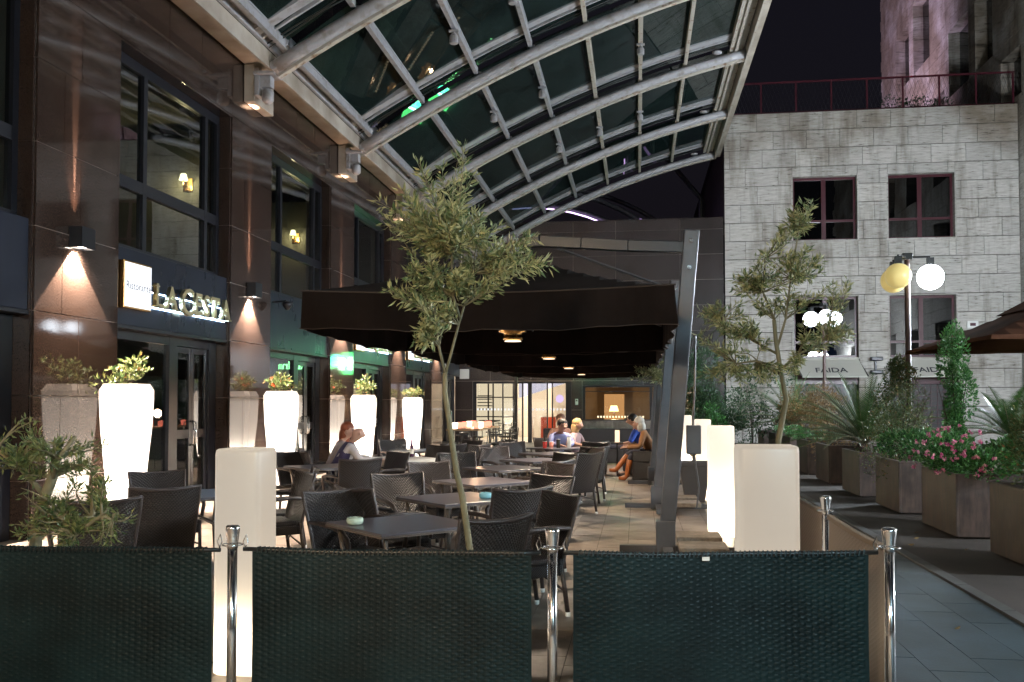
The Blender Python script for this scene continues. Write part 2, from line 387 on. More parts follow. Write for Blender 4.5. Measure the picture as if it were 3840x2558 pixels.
# individual slabs: 0.335 m wide, about 0.66 m long, near ones as objects, far ones joined
PW = .335
slab_m = {}
for nm, mt in (('paving_slab', 'paver'), ('path_slab', 'path')):
    for v in range(3):
        b = MB().box(-PW / 2 + .0025, PW / 2 - .0025, -.3275, .3275, -.03, 0 + v * .0008)
        slab_m[nm, v] = b.mesh(nm, mt)
rest_t = MB(); cand = []
nrows = 62
for i in range(26):
    xc = 1.22 - PW * (i + .5)
    off = random.choice((0, .33, .0, .33, .2))
    for j in range(nrows):
        yc = -3.6 + .66 * (j + .5) + off
        if yc > 36.2: continue
        vis = (-.95 < xc and 9.0 < yc < 19.5) or (xc < -.95 and 3.9 < yc < 8.5) or (xc > -.95 and 4.4 < yc <= 9)
        cand.append((0 if vis else 1, sqrt(xc * xc + yc * yc), xc, yc))
cand.sort(); 
for k, (a, d, xc, yc) in enumerate(cand):
    if k < 215: ob('paving_slab', slab_m['paving_slab', k % 3], terr, (xc, yc, 0))
    else: rest_t.box(xc - PW / 2 + .0025, xc + PW / 2 - .0025, yc - .3275, yc + .3275, -.03, (k % 3) * .0008)
part('paving_slabs', rest_t, 'paver', terr, kind='stuff')
rest_p = MB()
for i in range(4):
    xc = 2.74 - .02 - PW * (i + .5) - .0
    off = (.0, .33, 0.02, .3)[i]
    for j in range(58):
        yc = -3.1 + .66 * j + off
        if 3.5 < yc < 17: ob('path_slab', slab_m['path_slab', j % 3], walk, (xc, yc, 0))
        elif yc < 36: rest_p.box(xc - PW / 2 + .0025, xc + PW / 2 - .0025, yc - .3275, yc + .3275, -.03, (j % 3) * .0008)
rest_p.box(1.245, 2.72 - 4 * PW, -3, 36, -.03, 0)
part('path_slabs', rest_p, 'path', walk, kind='stuff')
kerb = thing('kerb', 'long grey stone kerb strip between the blue-grey footpath and the brown forecourt', 'kerb')
kerb['kind'] = 'structure'; del kerb['category']; del kerb['label']
km = bx(-.055, .055, -.495, .495, -.04, .018).mesh('kerb_stone', 'kerb')
for j in range(38):
    ob('kerb_stone', km, kerb, (2.785, -2 + j * 1.0, 0))
part('forecourt', MB().box(2.845, 14.2, -4, 36.6, -.045, -.004), 'asph', kind='structure')
# inlaid star on the terrace
st = MB(); P = []
for k in range(8):
    r = .26 if k % 2 == 0 else .06; P.append((r * cos(k * pi / 4), r * sin(k * pi / 4), .0045))
st.quad(*P); n = len(st.v)
st.v += [(p[0], p[1], -.004) for p in P]; 
for k in range(8): st.f.append((k, n + k, n + (k + 1) % 8, (k + 1) % 8))
part('floor_star', st, 'kerb', terr, loc=(-.13, 15.57, 0))
# =====================================================================
# LEFT BUILDING (granite facade, plane x = -7)
# =====================================================================
fac = thing('granite_facade', 'tall brown polished granite restaurant facade with black framed windows along the left', 'building')
XF = -7.0
# backing wall with light grout that shows in the joints
bk = MB()
PIL = [(9.88 + BAY * k, 11.63 + BAY * k) for k in range(-3, 6)]
for a, b in PIL:
    if a < 36: bk.box(XF - .62, XF - .03, a + .03, min(b, 36.5) - .03, -.04, 12.5)
bk.box(XF - .62, XF - .03, -6, 36.5, 6.64, 12.5)
part('wall', bk, 'grout', fac)
# granite tiles
def tile(y0, y1, z0, z1, x=XF, nm='granite_panel'):
    o = ob(nm, bx(-.032, 0, .005, y1 - y0 - .005, .005, z1 - z0 - .005).mesh(nm, 'granite'), fac, (x, y0, z0)); return o
zs = [0, .68, 1.68, 2.68, 3.68, 4.68, 5.68, 6.61]
for k, (a, b) in enumerate(PIL):
    if b < 3 or a > 36: continue
    b = min(b, 36.4)
    for i in range(len(zs) - 1):
        sp = a + (.52 if i % 2 == 1 else .87)
        tile(a, sp, zs[i], zs[i + 1]); tile(sp, b, zs[i], zs[i + 1])
        # reveal facing the camera, and the far one
    for i in range(len(zs) - 1):
        ob('reveal_panel', bx(0, .36, -.03, 0, .0035, zs[i + 1] - zs[i] - .0035).mesh('reveal_panel', 'granite'), fac, (XF - .395, a, zs[i]))
        if b < 36: ob('reveal_panel', bx(0, .36, 0, .03, .0035, zs[i + 1] - zs[i] - .0035).mesh('reveal_panel', 'granite'), fac, (XF - .395, b, zs[i]))
zz = [6.61, 7.65, 8.7, 10.4, 12.4]
for k in range(-2, 6):
    y = PIL[0][0] + (k + 3 - 0) * BAY - BAY * 0
for k in range(0, 9):
    a = PIL[0][0] + k * BAY
    if a > 35 or a + BAY < 3: continue
    ys = [a, a + 1.75, a + 3.05, a + 4.1, a + BAY]
    for i in range(4):
        for j in range(4):
            if ys[j] < 36.2: tile(ys[j], min(ys[j + 1], 36.45), zz[i], zz[i + 1])
# soffit above windows
def window_bay(k, sign=True):
    a = PIL[3 + k][1]; b = min(PIL[3 + k][0] + BAY, 36.4)
    if a > 35: return
    L = b - a
    part('lintel', bx(XF - .60, XF - .0, a + .002, b - .002, 6.575, 6.608), 'granite', fac)
    # upper window
    fr = MB(); xg = XF - .27
    fr.box(xg - .05, xg + .05, a + .034, b - .034, 6.42, 6.572); fr.box(xg - .05, xg + .05, a + .034, b - .034, 3.76, 3.84)
    muls = [a + .034, a + .98, a + 2.92, b - .13]
    for m_ in muls: fr.box(xg - .052, xg + .052, m_, m_ + (.10 if m_ != a + .034 else .06), 3.84, 6.42)
    fr.box(xg - .049, xg + .049, a + .05, b - .05, 4.66, 4.83)
    w = part('window', fr, 'alu', fac)
    yy = [a + .094, muls[1], muls[1] + .1, muls[2], muls[2] + .1, muls[3]]
    for q in range(3):
        for z0, z1 in ((3.84, 4.66), (4.83, 6.42)):
            ob('pane', bx(0, .012, 0, yy[2 * q + 1] - yy[2 * q], 0, z1 - z0).mesh('pane', 'winglass'), w, (xg - .01, yy[2 * q], z0))
    # fascia board
    part('fascia_board', bx(XF - .30, XF - .06, a + .034, b - .034, 2.68, 3.755), 'fascia', fac, bevel=.008)
    part('fascia_trim', bx(XF - .30, XF - .045, a + .034, b - .034, 2.63, 2.677), 'alu', fac)
    # ground floor glazing with a double door
    fr = MB(); xd = XF - .30
    for y, wd_ in ((a + .034, .09), (a + 1.85, .24), (b - .3, .26)): fr.box(xd - .06, xd + .06, y, y + wd_, 0, 2.628)
    fr.box(xd - .055, xd + .055, a + .05, b - .05, 2.5, 2.628); fr.box(xd - .055, xd + .055, a + .05, a + 1.86, 0, .12)
    g = part('shopfront', fr, 'alu', fac)
    ob('pane', bx(0, .012, 0, 1.73, 0, 2.38).mesh('pane', 'winglass'), g, (xd, a + .124, .12))
    d0 = a + 2.09; d1 = b - .3; dm = (d0 + d1) / 2
    for s, (p, q) in enumerate(((d0, dm), (dm, d1))):
        d = MB(); t = .085
        d.box(xd - .03, xd + .03, p + .004, p + t, .01, 2.49).box(xd - .03, xd + .03, q - t, q - .004, .01, 2.49)
        d.box(xd - .028, xd + .028, p + t, q - t, .01, .14).box(xd - .028, xd + .028, p + t, q - t, 2.4, 2.49).box(xd - .028, xd + .028, p + t, q - t, 1.02, 1.16)
        dr = part('door', d, 'alu', fac, bevel=.004)
        for z0, z1 in ((.14, 1.02), (1.16, 2.4)):
            ob('pane', bx(0, .01, 0, q - p - 2 * t, 0, z1 - z0).mesh('pane', 'winglass'), dr, (xd, p + t, z0))
        yh = (q - .045) if s == 0 else (p + .045)
        part('handle', MB().tube([(xd + .03, yh, .9), (xd + .09, yh, .93), (xd + .10, yh, 1.1), (xd + .09, yh, 1.27), (xd + .03, yh, 1.3)], .012), 'chrome', dr, smooth=True)
    # the room behind: floor, back wall, ceiling
    rm = MB()
    rm.box(-11.2, -11.1, a - 1.5, b + 1.5, -.02, 6.7)
    rm.box(-11.1, -7.75, a - 1.5, b + 1.5, 3.55, 3.7); rm.box(-11.1, -7.75, a - 1.5, b + 1.5, 6.6, 6.7); rm.box(-11.1, -7.62, a - 1.5, b + 1.5, -.03, 0)
    rm
    part('inner_wall', rm, 'room', fac)
    return a, b
for k in range(-2, 6): window_bay(k)
# interior wall lamps on the upper floor (lit)
for (y, z, l) in ((16.05, 5.65, 'nearest upper window'), (21.5, 5.62, 'second upper window'), (7.6, 5.2, 'window at the left picture edge')):
    t = thing('wall_lamp', 'small lit shaded wall lamp glowing inside the ' + l, 'wall lamp', (-8.3, y, z), 0)
    part('backplate', bx(-.09, .09, 0, .03, -.12, .12), 'brass', t)
    part('lamp_arm', MB().tube([(0, 0, -.08), (0, -.1, -.12), (0, -.16, -.04), (0, -.16, .06)], .012), 'brass', t, smooth=True)
    part('lamp_shade', MB().lathe([(.085, 0), (.08, .005), (.05, .12), (.045, .12)], (0, -.16, .05), 12), emis('shade_glow', (1, .85, .45), 1.5), t, smooth=True)
    point_light('bulb', (0, -.2, 0), 3, (1, .8, .45), .04, t)
    part('partition', bx(-2.2, .6, .03, .12, -1.9, .9), 'room', t)
# wall sconces, up and down light on the pilasters
sb = MB().box(.0, .17, -.0, .44, -.14, .12)
for k in range(-1, 5):
    y = 10.52 + BAY * k
    ws = ('outermost by the left edge of the picture', 'above the nearest glowing planter', 'between the gold sign and the green fascia', 'behind the umbrella', 'beyond the second gold sign', 'by the far end')[k + 1]
    t = thing('wall_sconce', 'dark box wall sconce shining up and down, ' + ws, 'wall lamp', (XF, y, 3.66 - .02 * k), 0, 'sconces on the granite pilasters')
    sh = MB(); sh.box(.005, .18, 0, .012, -.13, .13); sh.box(.005, .18, .268, .28, -.13, .13); sh.box(.168, .18, .012, .268, -.13, .13); sh.box(.002, .014, .012, .268, -.13, .13)
    part('housing', sh, 'alu', t)
    part('lens', bx(.02, .16, .02, .26, -.105, -.10), emis('sconce_lens', (1, .85, .7), 5), t)
    spot_light('down_light', (.055, .10, -.115), (0.0, 0, -1), 620, (1, .80, .64), radians(86), .10, .01, t)
    spot_light('down_halo', (.10, .14, -.12), (-.25, 0, -1), 60, (1, .8, .64), radians(120), 1, .03, t)
    spot_light('up_halo', (.09, .10, .14), (-.05, 0, 1), 45, (1, .6, .4), radians(40), 1, .03, t)
    spot_light('up_light', (.03, .10, .14), (-.012, 0, 1), 1500, (1, .70, .52), radians(7), .8, .01, t)
    
# gold LA CESTA signs with light boxes
SERIF = {'L': [(0, .04)], 'A': [], 'E': [], 'T': []}
def gold_sign(k, nm, lab1, lab2, txt='LA CESTA'):
    y0 = 11.63 + BAY * k; x = XF - .055
    t = thing('light_box_sign', lab1, 'sign', (x, y0 + .06, 2.9), 0, 'lit restaurant signs')
    part('box_frame', bx(.0, .10, 0, .72, 0, .66), 'brass', t, bevel=.006)
    part('lit_panel', bx(.1005, .112, .025, .695, .025, .635), emis('sign_white', (.9, .94, 1), .32), t)
    me = text_mesh('Ristorante', .155, .001, 'ink'); o = ob('lettering', me, t); o.matrix_local = face_x(.1135, .035, .27)
    t2 = thing('gold_lettering_sign', lab2, 'sign', (x, y0 + .88, 2.9), 0, 'gold letter signs')
    y = 0; 
    for ch in txt:
        if ch == ' ': y += .07; continue
        big = .60 if ch == 'C' else .50
        me = text_mesh(ch, big, .03, 'gold', 'letter', bold=.006)
        xs = [v.co.x for v in me.vertices]; w_ = max(xs) - min(xs)
        if ch in 'LATE':
            b = bmesh.new(); b.from_mesh(me)
            def sbar(x0, x1, y0_, y1_):
                vs = [b.verts.new((xx, yy, zz_)) for zz_ in (-.03, .03) for yy in (y0_, y1_) for xx in (x0, x1)]
                for q in ((0, 2, 3, 1), (4, 5, 7, 6), (0, 1, 5, 4), (1, 3, 7, 5), (3, 2, 6, 7), (2, 0, 4, 6)): b.faces.new([vs[i] for i in q])
            m0 = min(xs); m1 = max(xs)
            if ch == 'L': sbar(m0 - .035, m0 + .09, -.002, .02); sbar(m0 - .035, m0 + .09, .297, .317)
            if ch == 'A': sbar(m0 - .03, m0 + .07, -.002, .018); sbar(m1 - .07, m1 + .03, -.002, .018)
            if ch == 'T': sbar((m0 + m1) / 2 - .07, (m0 + m1) / 2 + .07, -.002, .018); sbar(m0 - .004, m0 + .018, .24, .317); sbar(m1 - .018, m1 + .004, .24, .317)
            if ch == 'E': sbar(m1 - .018, m1 + .004, 0, .07); sbar(m1 - .018, m1 + .004, .25, .315)
            b.to_mesh(me); b.free()
        o = ob('letter', me, t2); o.matrix_local = face_x(.10, y - min(xs), .09 - (.035 if ch == 'C' else 0))
        y += w_ + .062
    part('back_light', bx(.004, .012, .03, y - .05, .08, .10), emis('sign_back_glow', (.45, .7, 1), 9), t2)
    part('back_light', bx(.004, .012, .03, y - .05, .30, .31), emis('sign_back_glow2', (.45, .7, 1), 7), t2)
gold_sign(0, '', 'square white light box reading Ristorante beside the nearest gold letters', 'large gold LA CESTA letters on the nearest blue-grey fascia')
gold_sign(2, '', 'white light box partly behind the umbrella edge, third bay', 'gold LA CESTA letters beyond the umbrella edge in the third bay')
gold_sign(3, '', 'white light box in the farthest signed bay', 'smallest gold LA CESTA letters in the farthest signed bay')

# small floodlight on a bracket at bay 2, camera-like fittings
t = thing('wall_floodlight', 'small black floodlight on a bracket beside the green-lit fascia', 'floodlight', (XF - .04, 17.05, 3.55))
part('bracket', MB().bar((0, 0, 0), (.28, 0, .02), .03), 'alu', t); part('lamp_head', MB().lathe([(.03, -.1), (.09, -.02), (.10, .05), (.04, .07)], (.3, 0, -.06), 12), 'alu', t, smooth=True)
t = thing('emergency_call_cord', 'thin pale conduit hanging down the dark end wall', 'conduit', (XF + .02, 33.0, 1.9))
part('pipe', MB().tube([(0, 0, 1.1), (.0, .08, 1.0), (0, .1, .6), (0, .1, 0)], .02), 'glide', t)

# =====================================================================
# BACK WALL with hotel entrance  (y = 36.6)
# =====================================================================
YB = 36.6
bw = thing('hotel_wall', 'dark brown stone clad wall with the hotel entrance and bar window at the far end', 'building')
core = MB()
core.box(-7.35, -6.62, YB + .03, YB + .5, -.04, 8.8); core.box(-6.62, -2.62, YB + .03, YB + .5, 2.46, 8.8)
core.box(-2.62, -2.2, YB + .03, YB + .5, -.04, 8.8); core.box(-2.2, 2.6, YB + .03, YB + .5, -.04, .88); core.box(-2.2, 2.6, YB + .03, YB + .5, 2.28, 8.8); core.box(2.6, 3.33, YB + .03, YB + .5, -.04, 8.8)
core.box(-7.35, 3.33, YB + .5, YB + 6, 8.6, 8.78)
part('wall', core, 'grout', bw)
part('parapet', bx(-7.35, 3.33, YB - .02, YB + .55, 8.80, 8.85), 'granite_dark', bw)
def btile(x0, x1, z0, z1):
    ob('wall_panel', bx(.004, x1 - x0 - .004, 0, .028, .004, z1 - z0 - .004).mesh('wall_panel', 'granite_dark'), bw, (x0, YB, z0))
xs = [-7.35, -5.9, -4.25, -2.55, -.86, 1.66, 3.33]
zr = [2.46, 3.42, 4.42, 5.42, 6.42, 7.42, 8.4, 8.80]
for i in range(6):
    for j in range(7): btile(xs[i], xs[i + 1], zr[j] if not (j == 0 and i in (3, 4)) else 2.28 + .18, zr[j + 1])
btile(-7.35, -6.62, 0, 1.3); btile(-7.35, -6.62, 1.3, 2.46); btile(-2.62, -2.2, 0, 1.3); btile(-2.62, -2.2, 1.3, 2.46)
for x0, x1 in ((-2.2, -1.0), (-1.0, .2), (.2, 1.4), (1.4, 2.6), (2.6, 3.33)):
    ob('sill_panel', bx(.004, x1 - x0 - .004, 0, .028, .004, .876).mesh('sill_panel', 'paver'), bw, (x0, YB, 0))
btile(-2.2, .2, 2.28, 2.46); btile(.2, 2.6, 2.28, 2.46); btile(2.6, 3.33, .88, 2.46)
part('sill', bx(-2.2, 2.6, YB - .04, YB + .3, .885, .925), 'alu', bw)
# entrance glazing
fr = MB()
for x, w_ in ((-6.62, .14), (-5.42, .05), (-4.62, .06), (-4.38, .16), (-3.62, .05), (-3.42, .05), (-2.86, .24)): fr.box(x, x + w_, YB + .05, YB + .14, 0, 2.44)
fr.box(-6.62, -2.62, YB + .06, YB + .13, 2.36, 2.45)
ent = part('entrance_door', fr, 'alu', bw)
for a, b in ((-6.48, -5.42), (-5.37, -4.62), (-4.22, -3.62), (-3.37, -2.86)): ob('pane', bx(a, b, 0, .01, .02, 2.36).mesh('pane', 'doorglass'), ent, (0, YB + .09, 0))
dots = MB()
for i in range(26):
    x = -6.45 + i * .14
    dots.box(x, x + .07, YB + .075, YB + .078, 1.28, 1.36)
part('safety_dots', dots, emis('glowing_film', (.9, .9, .9), .2), ent)  # film dots glow by themselves, as if lit
# entrance interior
ri = thing('hotel_lobby', 'bright white lobby seen through the glass entrance at the far end', 'interior')
lb = MB(); lb.box(-8, -2.62, 42, 42.1, 0, 3.4).box(-8, -2.62, YB + .5, 42, 3.3, 3.4).box(-8, -7.9, YB + .5, 42, 0, 3.3).box(-2.64, -2.62, YB + .5, 42, 0, 3.3).box(-8, -2.6, YB + .2, 42, -.04, 0)
part('inner_wall', lb, 'white', ri)
gr = MB()
for x in (-7.3, -6.35, -5.45): gr.box(x, x + .06, 40.0, 40.06, 0, 2.9)
for z in (.95, 1.8, 2.45): gr.box(-7.9, -5.4, 40.0, 40.06, z, z + .05)
part('grid_screen', gr, 'alu', ri)
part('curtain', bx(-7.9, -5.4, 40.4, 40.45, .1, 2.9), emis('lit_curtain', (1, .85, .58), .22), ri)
sl = MB()
for i in range(5): sl.box(-6.75, -6.15, 38.5, 38.7, 1.3 + i * .14, 1.34 + i * .14)
sl.box(-6.32, -6.26, 38.5, 38.56, .4, 2.5)
part('slatted_rack', sl, 'black', ri)
part('white_soffit', MB().quad((-5.0, 38.6, 2.6), (-3.0, 38.0, 2.62), (-3.0, 38.02, 2.38), (-5.0, 38.62, 1.78)).box(-5.0, -3.0, 38.63, 38.66, 2.6, 2.64), emis('lit_soffit', (.9, .86, 1), .2), ri)
t = thing('red_cabinet', 'orange-red cabinet standing inside the entrance', 'cabinet', (-4.1, 38.9, 0))
part('body', bx(0, .62, 0, .5, .05, .98), mat('orange_red_lacquer', (.45, .06, .02), .4, emit=(.6, .08, .03), estr=.05), t, bevel=.01)  # faint glow put into the lacquer colour
part('top', bx(-.02, .64, -.02, .52, .98, 1.01), 'white', t)
t = thing('lobby_table', 'white lobby table with plants seen through the entrance', 'table', (-5.0, 39.4, 0))
part('top', bx(-.3, .55, 0, .5, .92, .97), 'white', t); part('leg', bx(-.26, -.2, .1, .4, 0, .92), 'white', t); part('leg', bx(.45, .5, .1, .4, 0, .92), 'white', t)
point_light('lobby_ceiling_lamp', (-5.2, 38.4, 3.0), 60, (1, .86, .72), .35, ri)
point_light('lobby_ceiling_lamp', (-6.6, 41.2, 3.0), 40, (1, .8, .6), .3, ri)
# bar window
bwf = MB(); bwf.box(-2.2, -2.08, YB + .04, YB + .14, .925, 2.28).box(.45, .55, YB + .04, YB + .14, .925, 2.28).box(2.48, 2.6, YB + .04, YB + .14, .925, 2.28).box(-2.2, 2.6, YB + .05, YB + .13, 2.2, 2.28).box(-2.2, 2.6, YB + .05, YB + .13, 2.02, 2.05)
bwn = part('bar_window', bwf, 'alu', bw)
for a, b in ((-2.08, .45), (.55, 2.48)): ob('pane', bx(a, b, 0, .01, .925, 2.2).mesh('pane', 'doorglass'), bwn, (0, YB + .09, 0))
br = thing('bar_room', 'dim warm bar room behind the wide window', 'interior')
lb = MB(); lb.box(-2.6, 3.2, 40.0, 40.1, 0, 3).box(-2.6, 3.2, YB + .5, 40, 2.9, 3).box(3.15, 3.2, YB + .5, 40, 0, 2.9).box(-2.6, 3.2, YB + .5, 40, -.03, 0)
part('inner_wall', lb, mat('olive_plaster', (.16, .12, .07), .7), br)
shf = MB()
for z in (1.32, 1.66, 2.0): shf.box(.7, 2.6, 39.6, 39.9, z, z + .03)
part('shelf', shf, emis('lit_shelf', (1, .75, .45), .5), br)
for i in range(20):
    z = 1.69 if i % 2 else 1.35
    tag_c = random.choice(((.3, .15, .05), (.1, .25, .1), (.4, .4, .45), (.45, .3, .1)))
    o = part('bottle', MB().lathe([(.03, 0), (.035, .02), (.035, .16), (.012, .2), (.012, .25)], (0, 0, 0), 8), mat('bottle_glass', tag_c, .15), None, smooth=True, loc=(.78 + i * .09, 39.7, z), label='small bottle on the lit bar shelves behind the right window pane', category='bottle', group='bottles on the bar shelves')
t = thing('bar_lamp', 'glowing table lamp with cream shade in the bar window', 'table lamp', (-1.0, 38.6, .95))
part('base', MB().lathe([(.08, 0), (.02, .04), (.02, .3)], seg=10), 'brass', t); part('lamp_shade', MB().lathe([(.2, .28), (.13, .52)], seg=14), emis('warm_shade', (1, .62, .25), 1.2), t, smooth=True)
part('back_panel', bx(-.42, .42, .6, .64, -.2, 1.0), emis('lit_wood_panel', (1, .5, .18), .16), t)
point_light('bulb', (0, -.3, .5), 22, (1, .65, .35), .1, t)
cup = MB()
for i in range(16): cup.lathe([(.03, 0), (.035, .08)], (-1.6 + i * .12, YB + .7, .98), 8)
part('tea_light', cup, emis('tea_light_glow', (1, .8, .5), .5), br, kind='stuff')
t = thing('wall_speaker', 'small pale wireless box fixed high on the dark end wall', 'box', (-6.95, YB - .06, 2.75))
part('body', bx(-.19, .19, -.02, .06, -.2, .2), 'glide', t, bevel=.02)
t = thing('entry_phone', 'white card reader beside the entrance door', 'card reader', (-2.42, YB - .03, 1.62))
part('body', bx(-.06, .06, -.02, .03, -.12, .12), 'glide', t, bevel=.01); part('screen', bx(-.03, .03, -.023, -.0205, .03, .08), 'black', t)
t = thing('round_sticker', 'blue edged round sticker on the right entrance glass', 'sticker', (-3.1, YB + .07, 1.75))
part('disc', MB().lathe([(.16, 0), (.16, .004)], seg=20), mat('sticker', (.35, .25, .4), .5, emit=(.4, .3, .5), estr=.3), t)  # glow put into the sticker, which is no lamp
t.children[0].rotation_euler = (pi / 2, 0, 0)
# green hotel sign above the entrance (seen mirrored in the granite, the glass and the canopy)
t = thing('hotel_sign', 'green lit hotel name sign over the entrance, seen as a mirrored reflection', 'sign', (-2.2, YB - .16, 3.2))
part('logo_box', bx(-.24, .24, -.02, .08, -.45, .46), emis('green_sign', (.12, .95, .25), 2.0), t, bevel=.05)
me = text_mesh('H', .8, .002, 'glide'); me.materials[0] = emis('white_sign_letter', (.8, 1, .85), 6); o = ob('lettering', me, t); o.matrix_local = face_y(-.24, -.026, -.28)
me = text_mesh('Holiday Inn', .46, .02, 'glide'); me.materials[0] = emis('green_letter', (.25, 1, .35), 2.4); o = ob('lettering', me, t); o.matrix_local = face_y(.32, 0, -.22)
point_light('sign_light', (.3, -.5, .1), 10, (.08, 1, .55), .25, t)

# =====================================================================
# TRAVERTINE BUILDING on the right with windows and awnings
# =====================================================================
tb = thing('travertine_building', 'pale travertine building with maroon windows and cream shop awnings behind the planters', 'building')
X0 = 3.38; X1 = 14.2; YS = 36.55
wins = [(5.95, 8.38, 7.83, 10.35), (9.48, 11.93, 7.83, 10.35), (5.95, 8.38, 3.3, 5.7), (9.48, 11.93, 3.3, 5.7), (6.0, 8.34, 0, 3.24), (9.5, 11.9, 0, 3.24)]
core = MB()
def wallgrid(mb, xs_, zs_, holes, y0, y1):
    for i in range(len(xs_) - 1):
        for j in range(len(zs_) - 1):
            cx = (xs_[i] + xs_[i + 1]) / 2; cz = (zs_[j] + zs_[j + 1]) / 2
            if any(h[0] < cx < h[1] and h[2] < cz < h[3] for h in holes): continue
            mb.box(xs_[i], xs_[i + 1], y0, y1, zs_[j], zs_[j + 1])
xs_ = [X0 + .03, 5.92, 8.41, 9.45, 11.96, X1]; zs_ = [-.04, 3.27, 3.29, 5.73, 7.8, 10.38, 12.84]
wallgrid(core, xs_, zs_, [(5.92, 8.41, -1, 3.28), (9.45, 11.96, -1, 3.28), (5.92, 8.41, 3.285, 5.74), (9.45, 11.96, 3.285, 5.74), (5.92, 8.41, 7.8, 10.38), (9.45, 11.96, 7.8, 10.38)], YS + .05, YS + .5)
core.box(X0 + .03, X0 + .3, YS + .5, 60, 8.8, 12.84); core.box(X0, X1, YS + .5, 60, 12.4, 12.6)
part('wall', core, mat('dark_joint', (.07, .06, .05), .9), tb)
part('side_wall', bx(X0, X0 + .028, YS + .05, 60, 8.8, 12.86), 'corten', tb)  # shaded side face painted dark brown instead of pale stone
CH = .713; row = 0; z = 12.86
while z > 0.05:
    z0 = max(0, z - CH); x = X0; off = (0, .62, .2, .8)[row % 4]
    cuts = [X0]; xx = X0 + off if off else X0 + 1.25
    while xx < X1 - .3: cuts.append(xx); xx += 1.25
    cuts.append(X1)
    segs = list(zip(cuts, cuts[1:]))
    for a, b in segs:
        # clip against window openings
        pieces = [(a, b, z0, z)]
        for (wx0, wx1, wz0, wz1) in wins:
            np_ = []
            for p, q, c0, c1 in pieces:
                if q <= wx0 or p >= wx1 or c1 <= wz0 or c0 >= wz1: np_.append((p, q, c0, c1)); continue
                if p < wx0: np_.append((p, wx0, c0, c1))
                if q > wx1: np_.append((wx1, q, c0, c1))
                if c1 > wz1: np_.append((max(p, wx0), min(q, wx1), wz1, c1))
                if c0 < wz0: np_.append((max(p, wx0), min(q, wx1), c0, wz0))
            pieces = np_
        for p, q, zb_, zt_ in pieces:
            if q - p > .06 and zt_ - zb_ > .05:
                dz = random.uniform(-.004, .004)
                ob('stone_slab', bx(.008, q - p - .008, 0, .045, .014, zt_ - zb_ - .014).mesh('stone_slab', 'trav'), tb, (p, YS + dz, zb_))
    z = z0; row += 1
for (x0, x1, z0, z1) in wins[:4]:
    # reveals and sill
    part('window_reveal', MB().box(x0 - .03, x0 + .02, YS - .004, YS + .48, z0 - .02, z1 + .02).box(x1 - .02, x1 + .03, YS - .004, YS + .48, z0 - .02, z1 + .02).box(x0 + .02, x1 - .02, YS - .004, YS + .48, z1 - .02, z1 + .02), 'trav', tb)
    part('window_sill', bx(x0 - .08, x1 + .08, YS - .06, YS + .4, z0 - .04, z0 + .02), 'trav', tb)
    f = MB(); y = YS + .26; xm = (x0 + x1) / 2; a = x0 + .02; b = x1 - .02; zl = z0 + (z1 - z0) * (.3 if z0 > 6 else .24)
    f.box(a, a + .09, y, y + .07, z0 + .02, z1 - .02).box(b - .09, b, y, y + .07, z0 + .02, z1 - .02).box(xm - .08, xm + .08, y, y + .07, z0 + .02, z1 - .02)
    f.box(a, b, y + .005, y + .065, z1 - .12, z1 - .02).box(a, b, y + .005, y + .065, z0 + .02, z0 + .11).box(a, b, y + .005, y + .065, zl, zl + .09)
    w = part('window', f, 'maroon', tb)
    for p, q in ((a + .09, xm - .08), (xm + .08, b - .09)):
        for zz0, zz1 in ((z0 + .11, zl), (zl + .09, z1 - .12)):
            ob('pane', bx(0, q - p, 0, .01, 0, zz1 - zz0).mesh('pane', 'darkglass'), w, (p, y + .04, zz0))
    part('curtain', bx(a, b, YS + .6, YS + .62, z0, z1), 'black', tb)
part('curtain', bx(7.3, 8.25, YS + .5, YS + .52, 3.4, 3.9), emis('blue_lit_curtain', (.15, .45, .8), .2), tb)
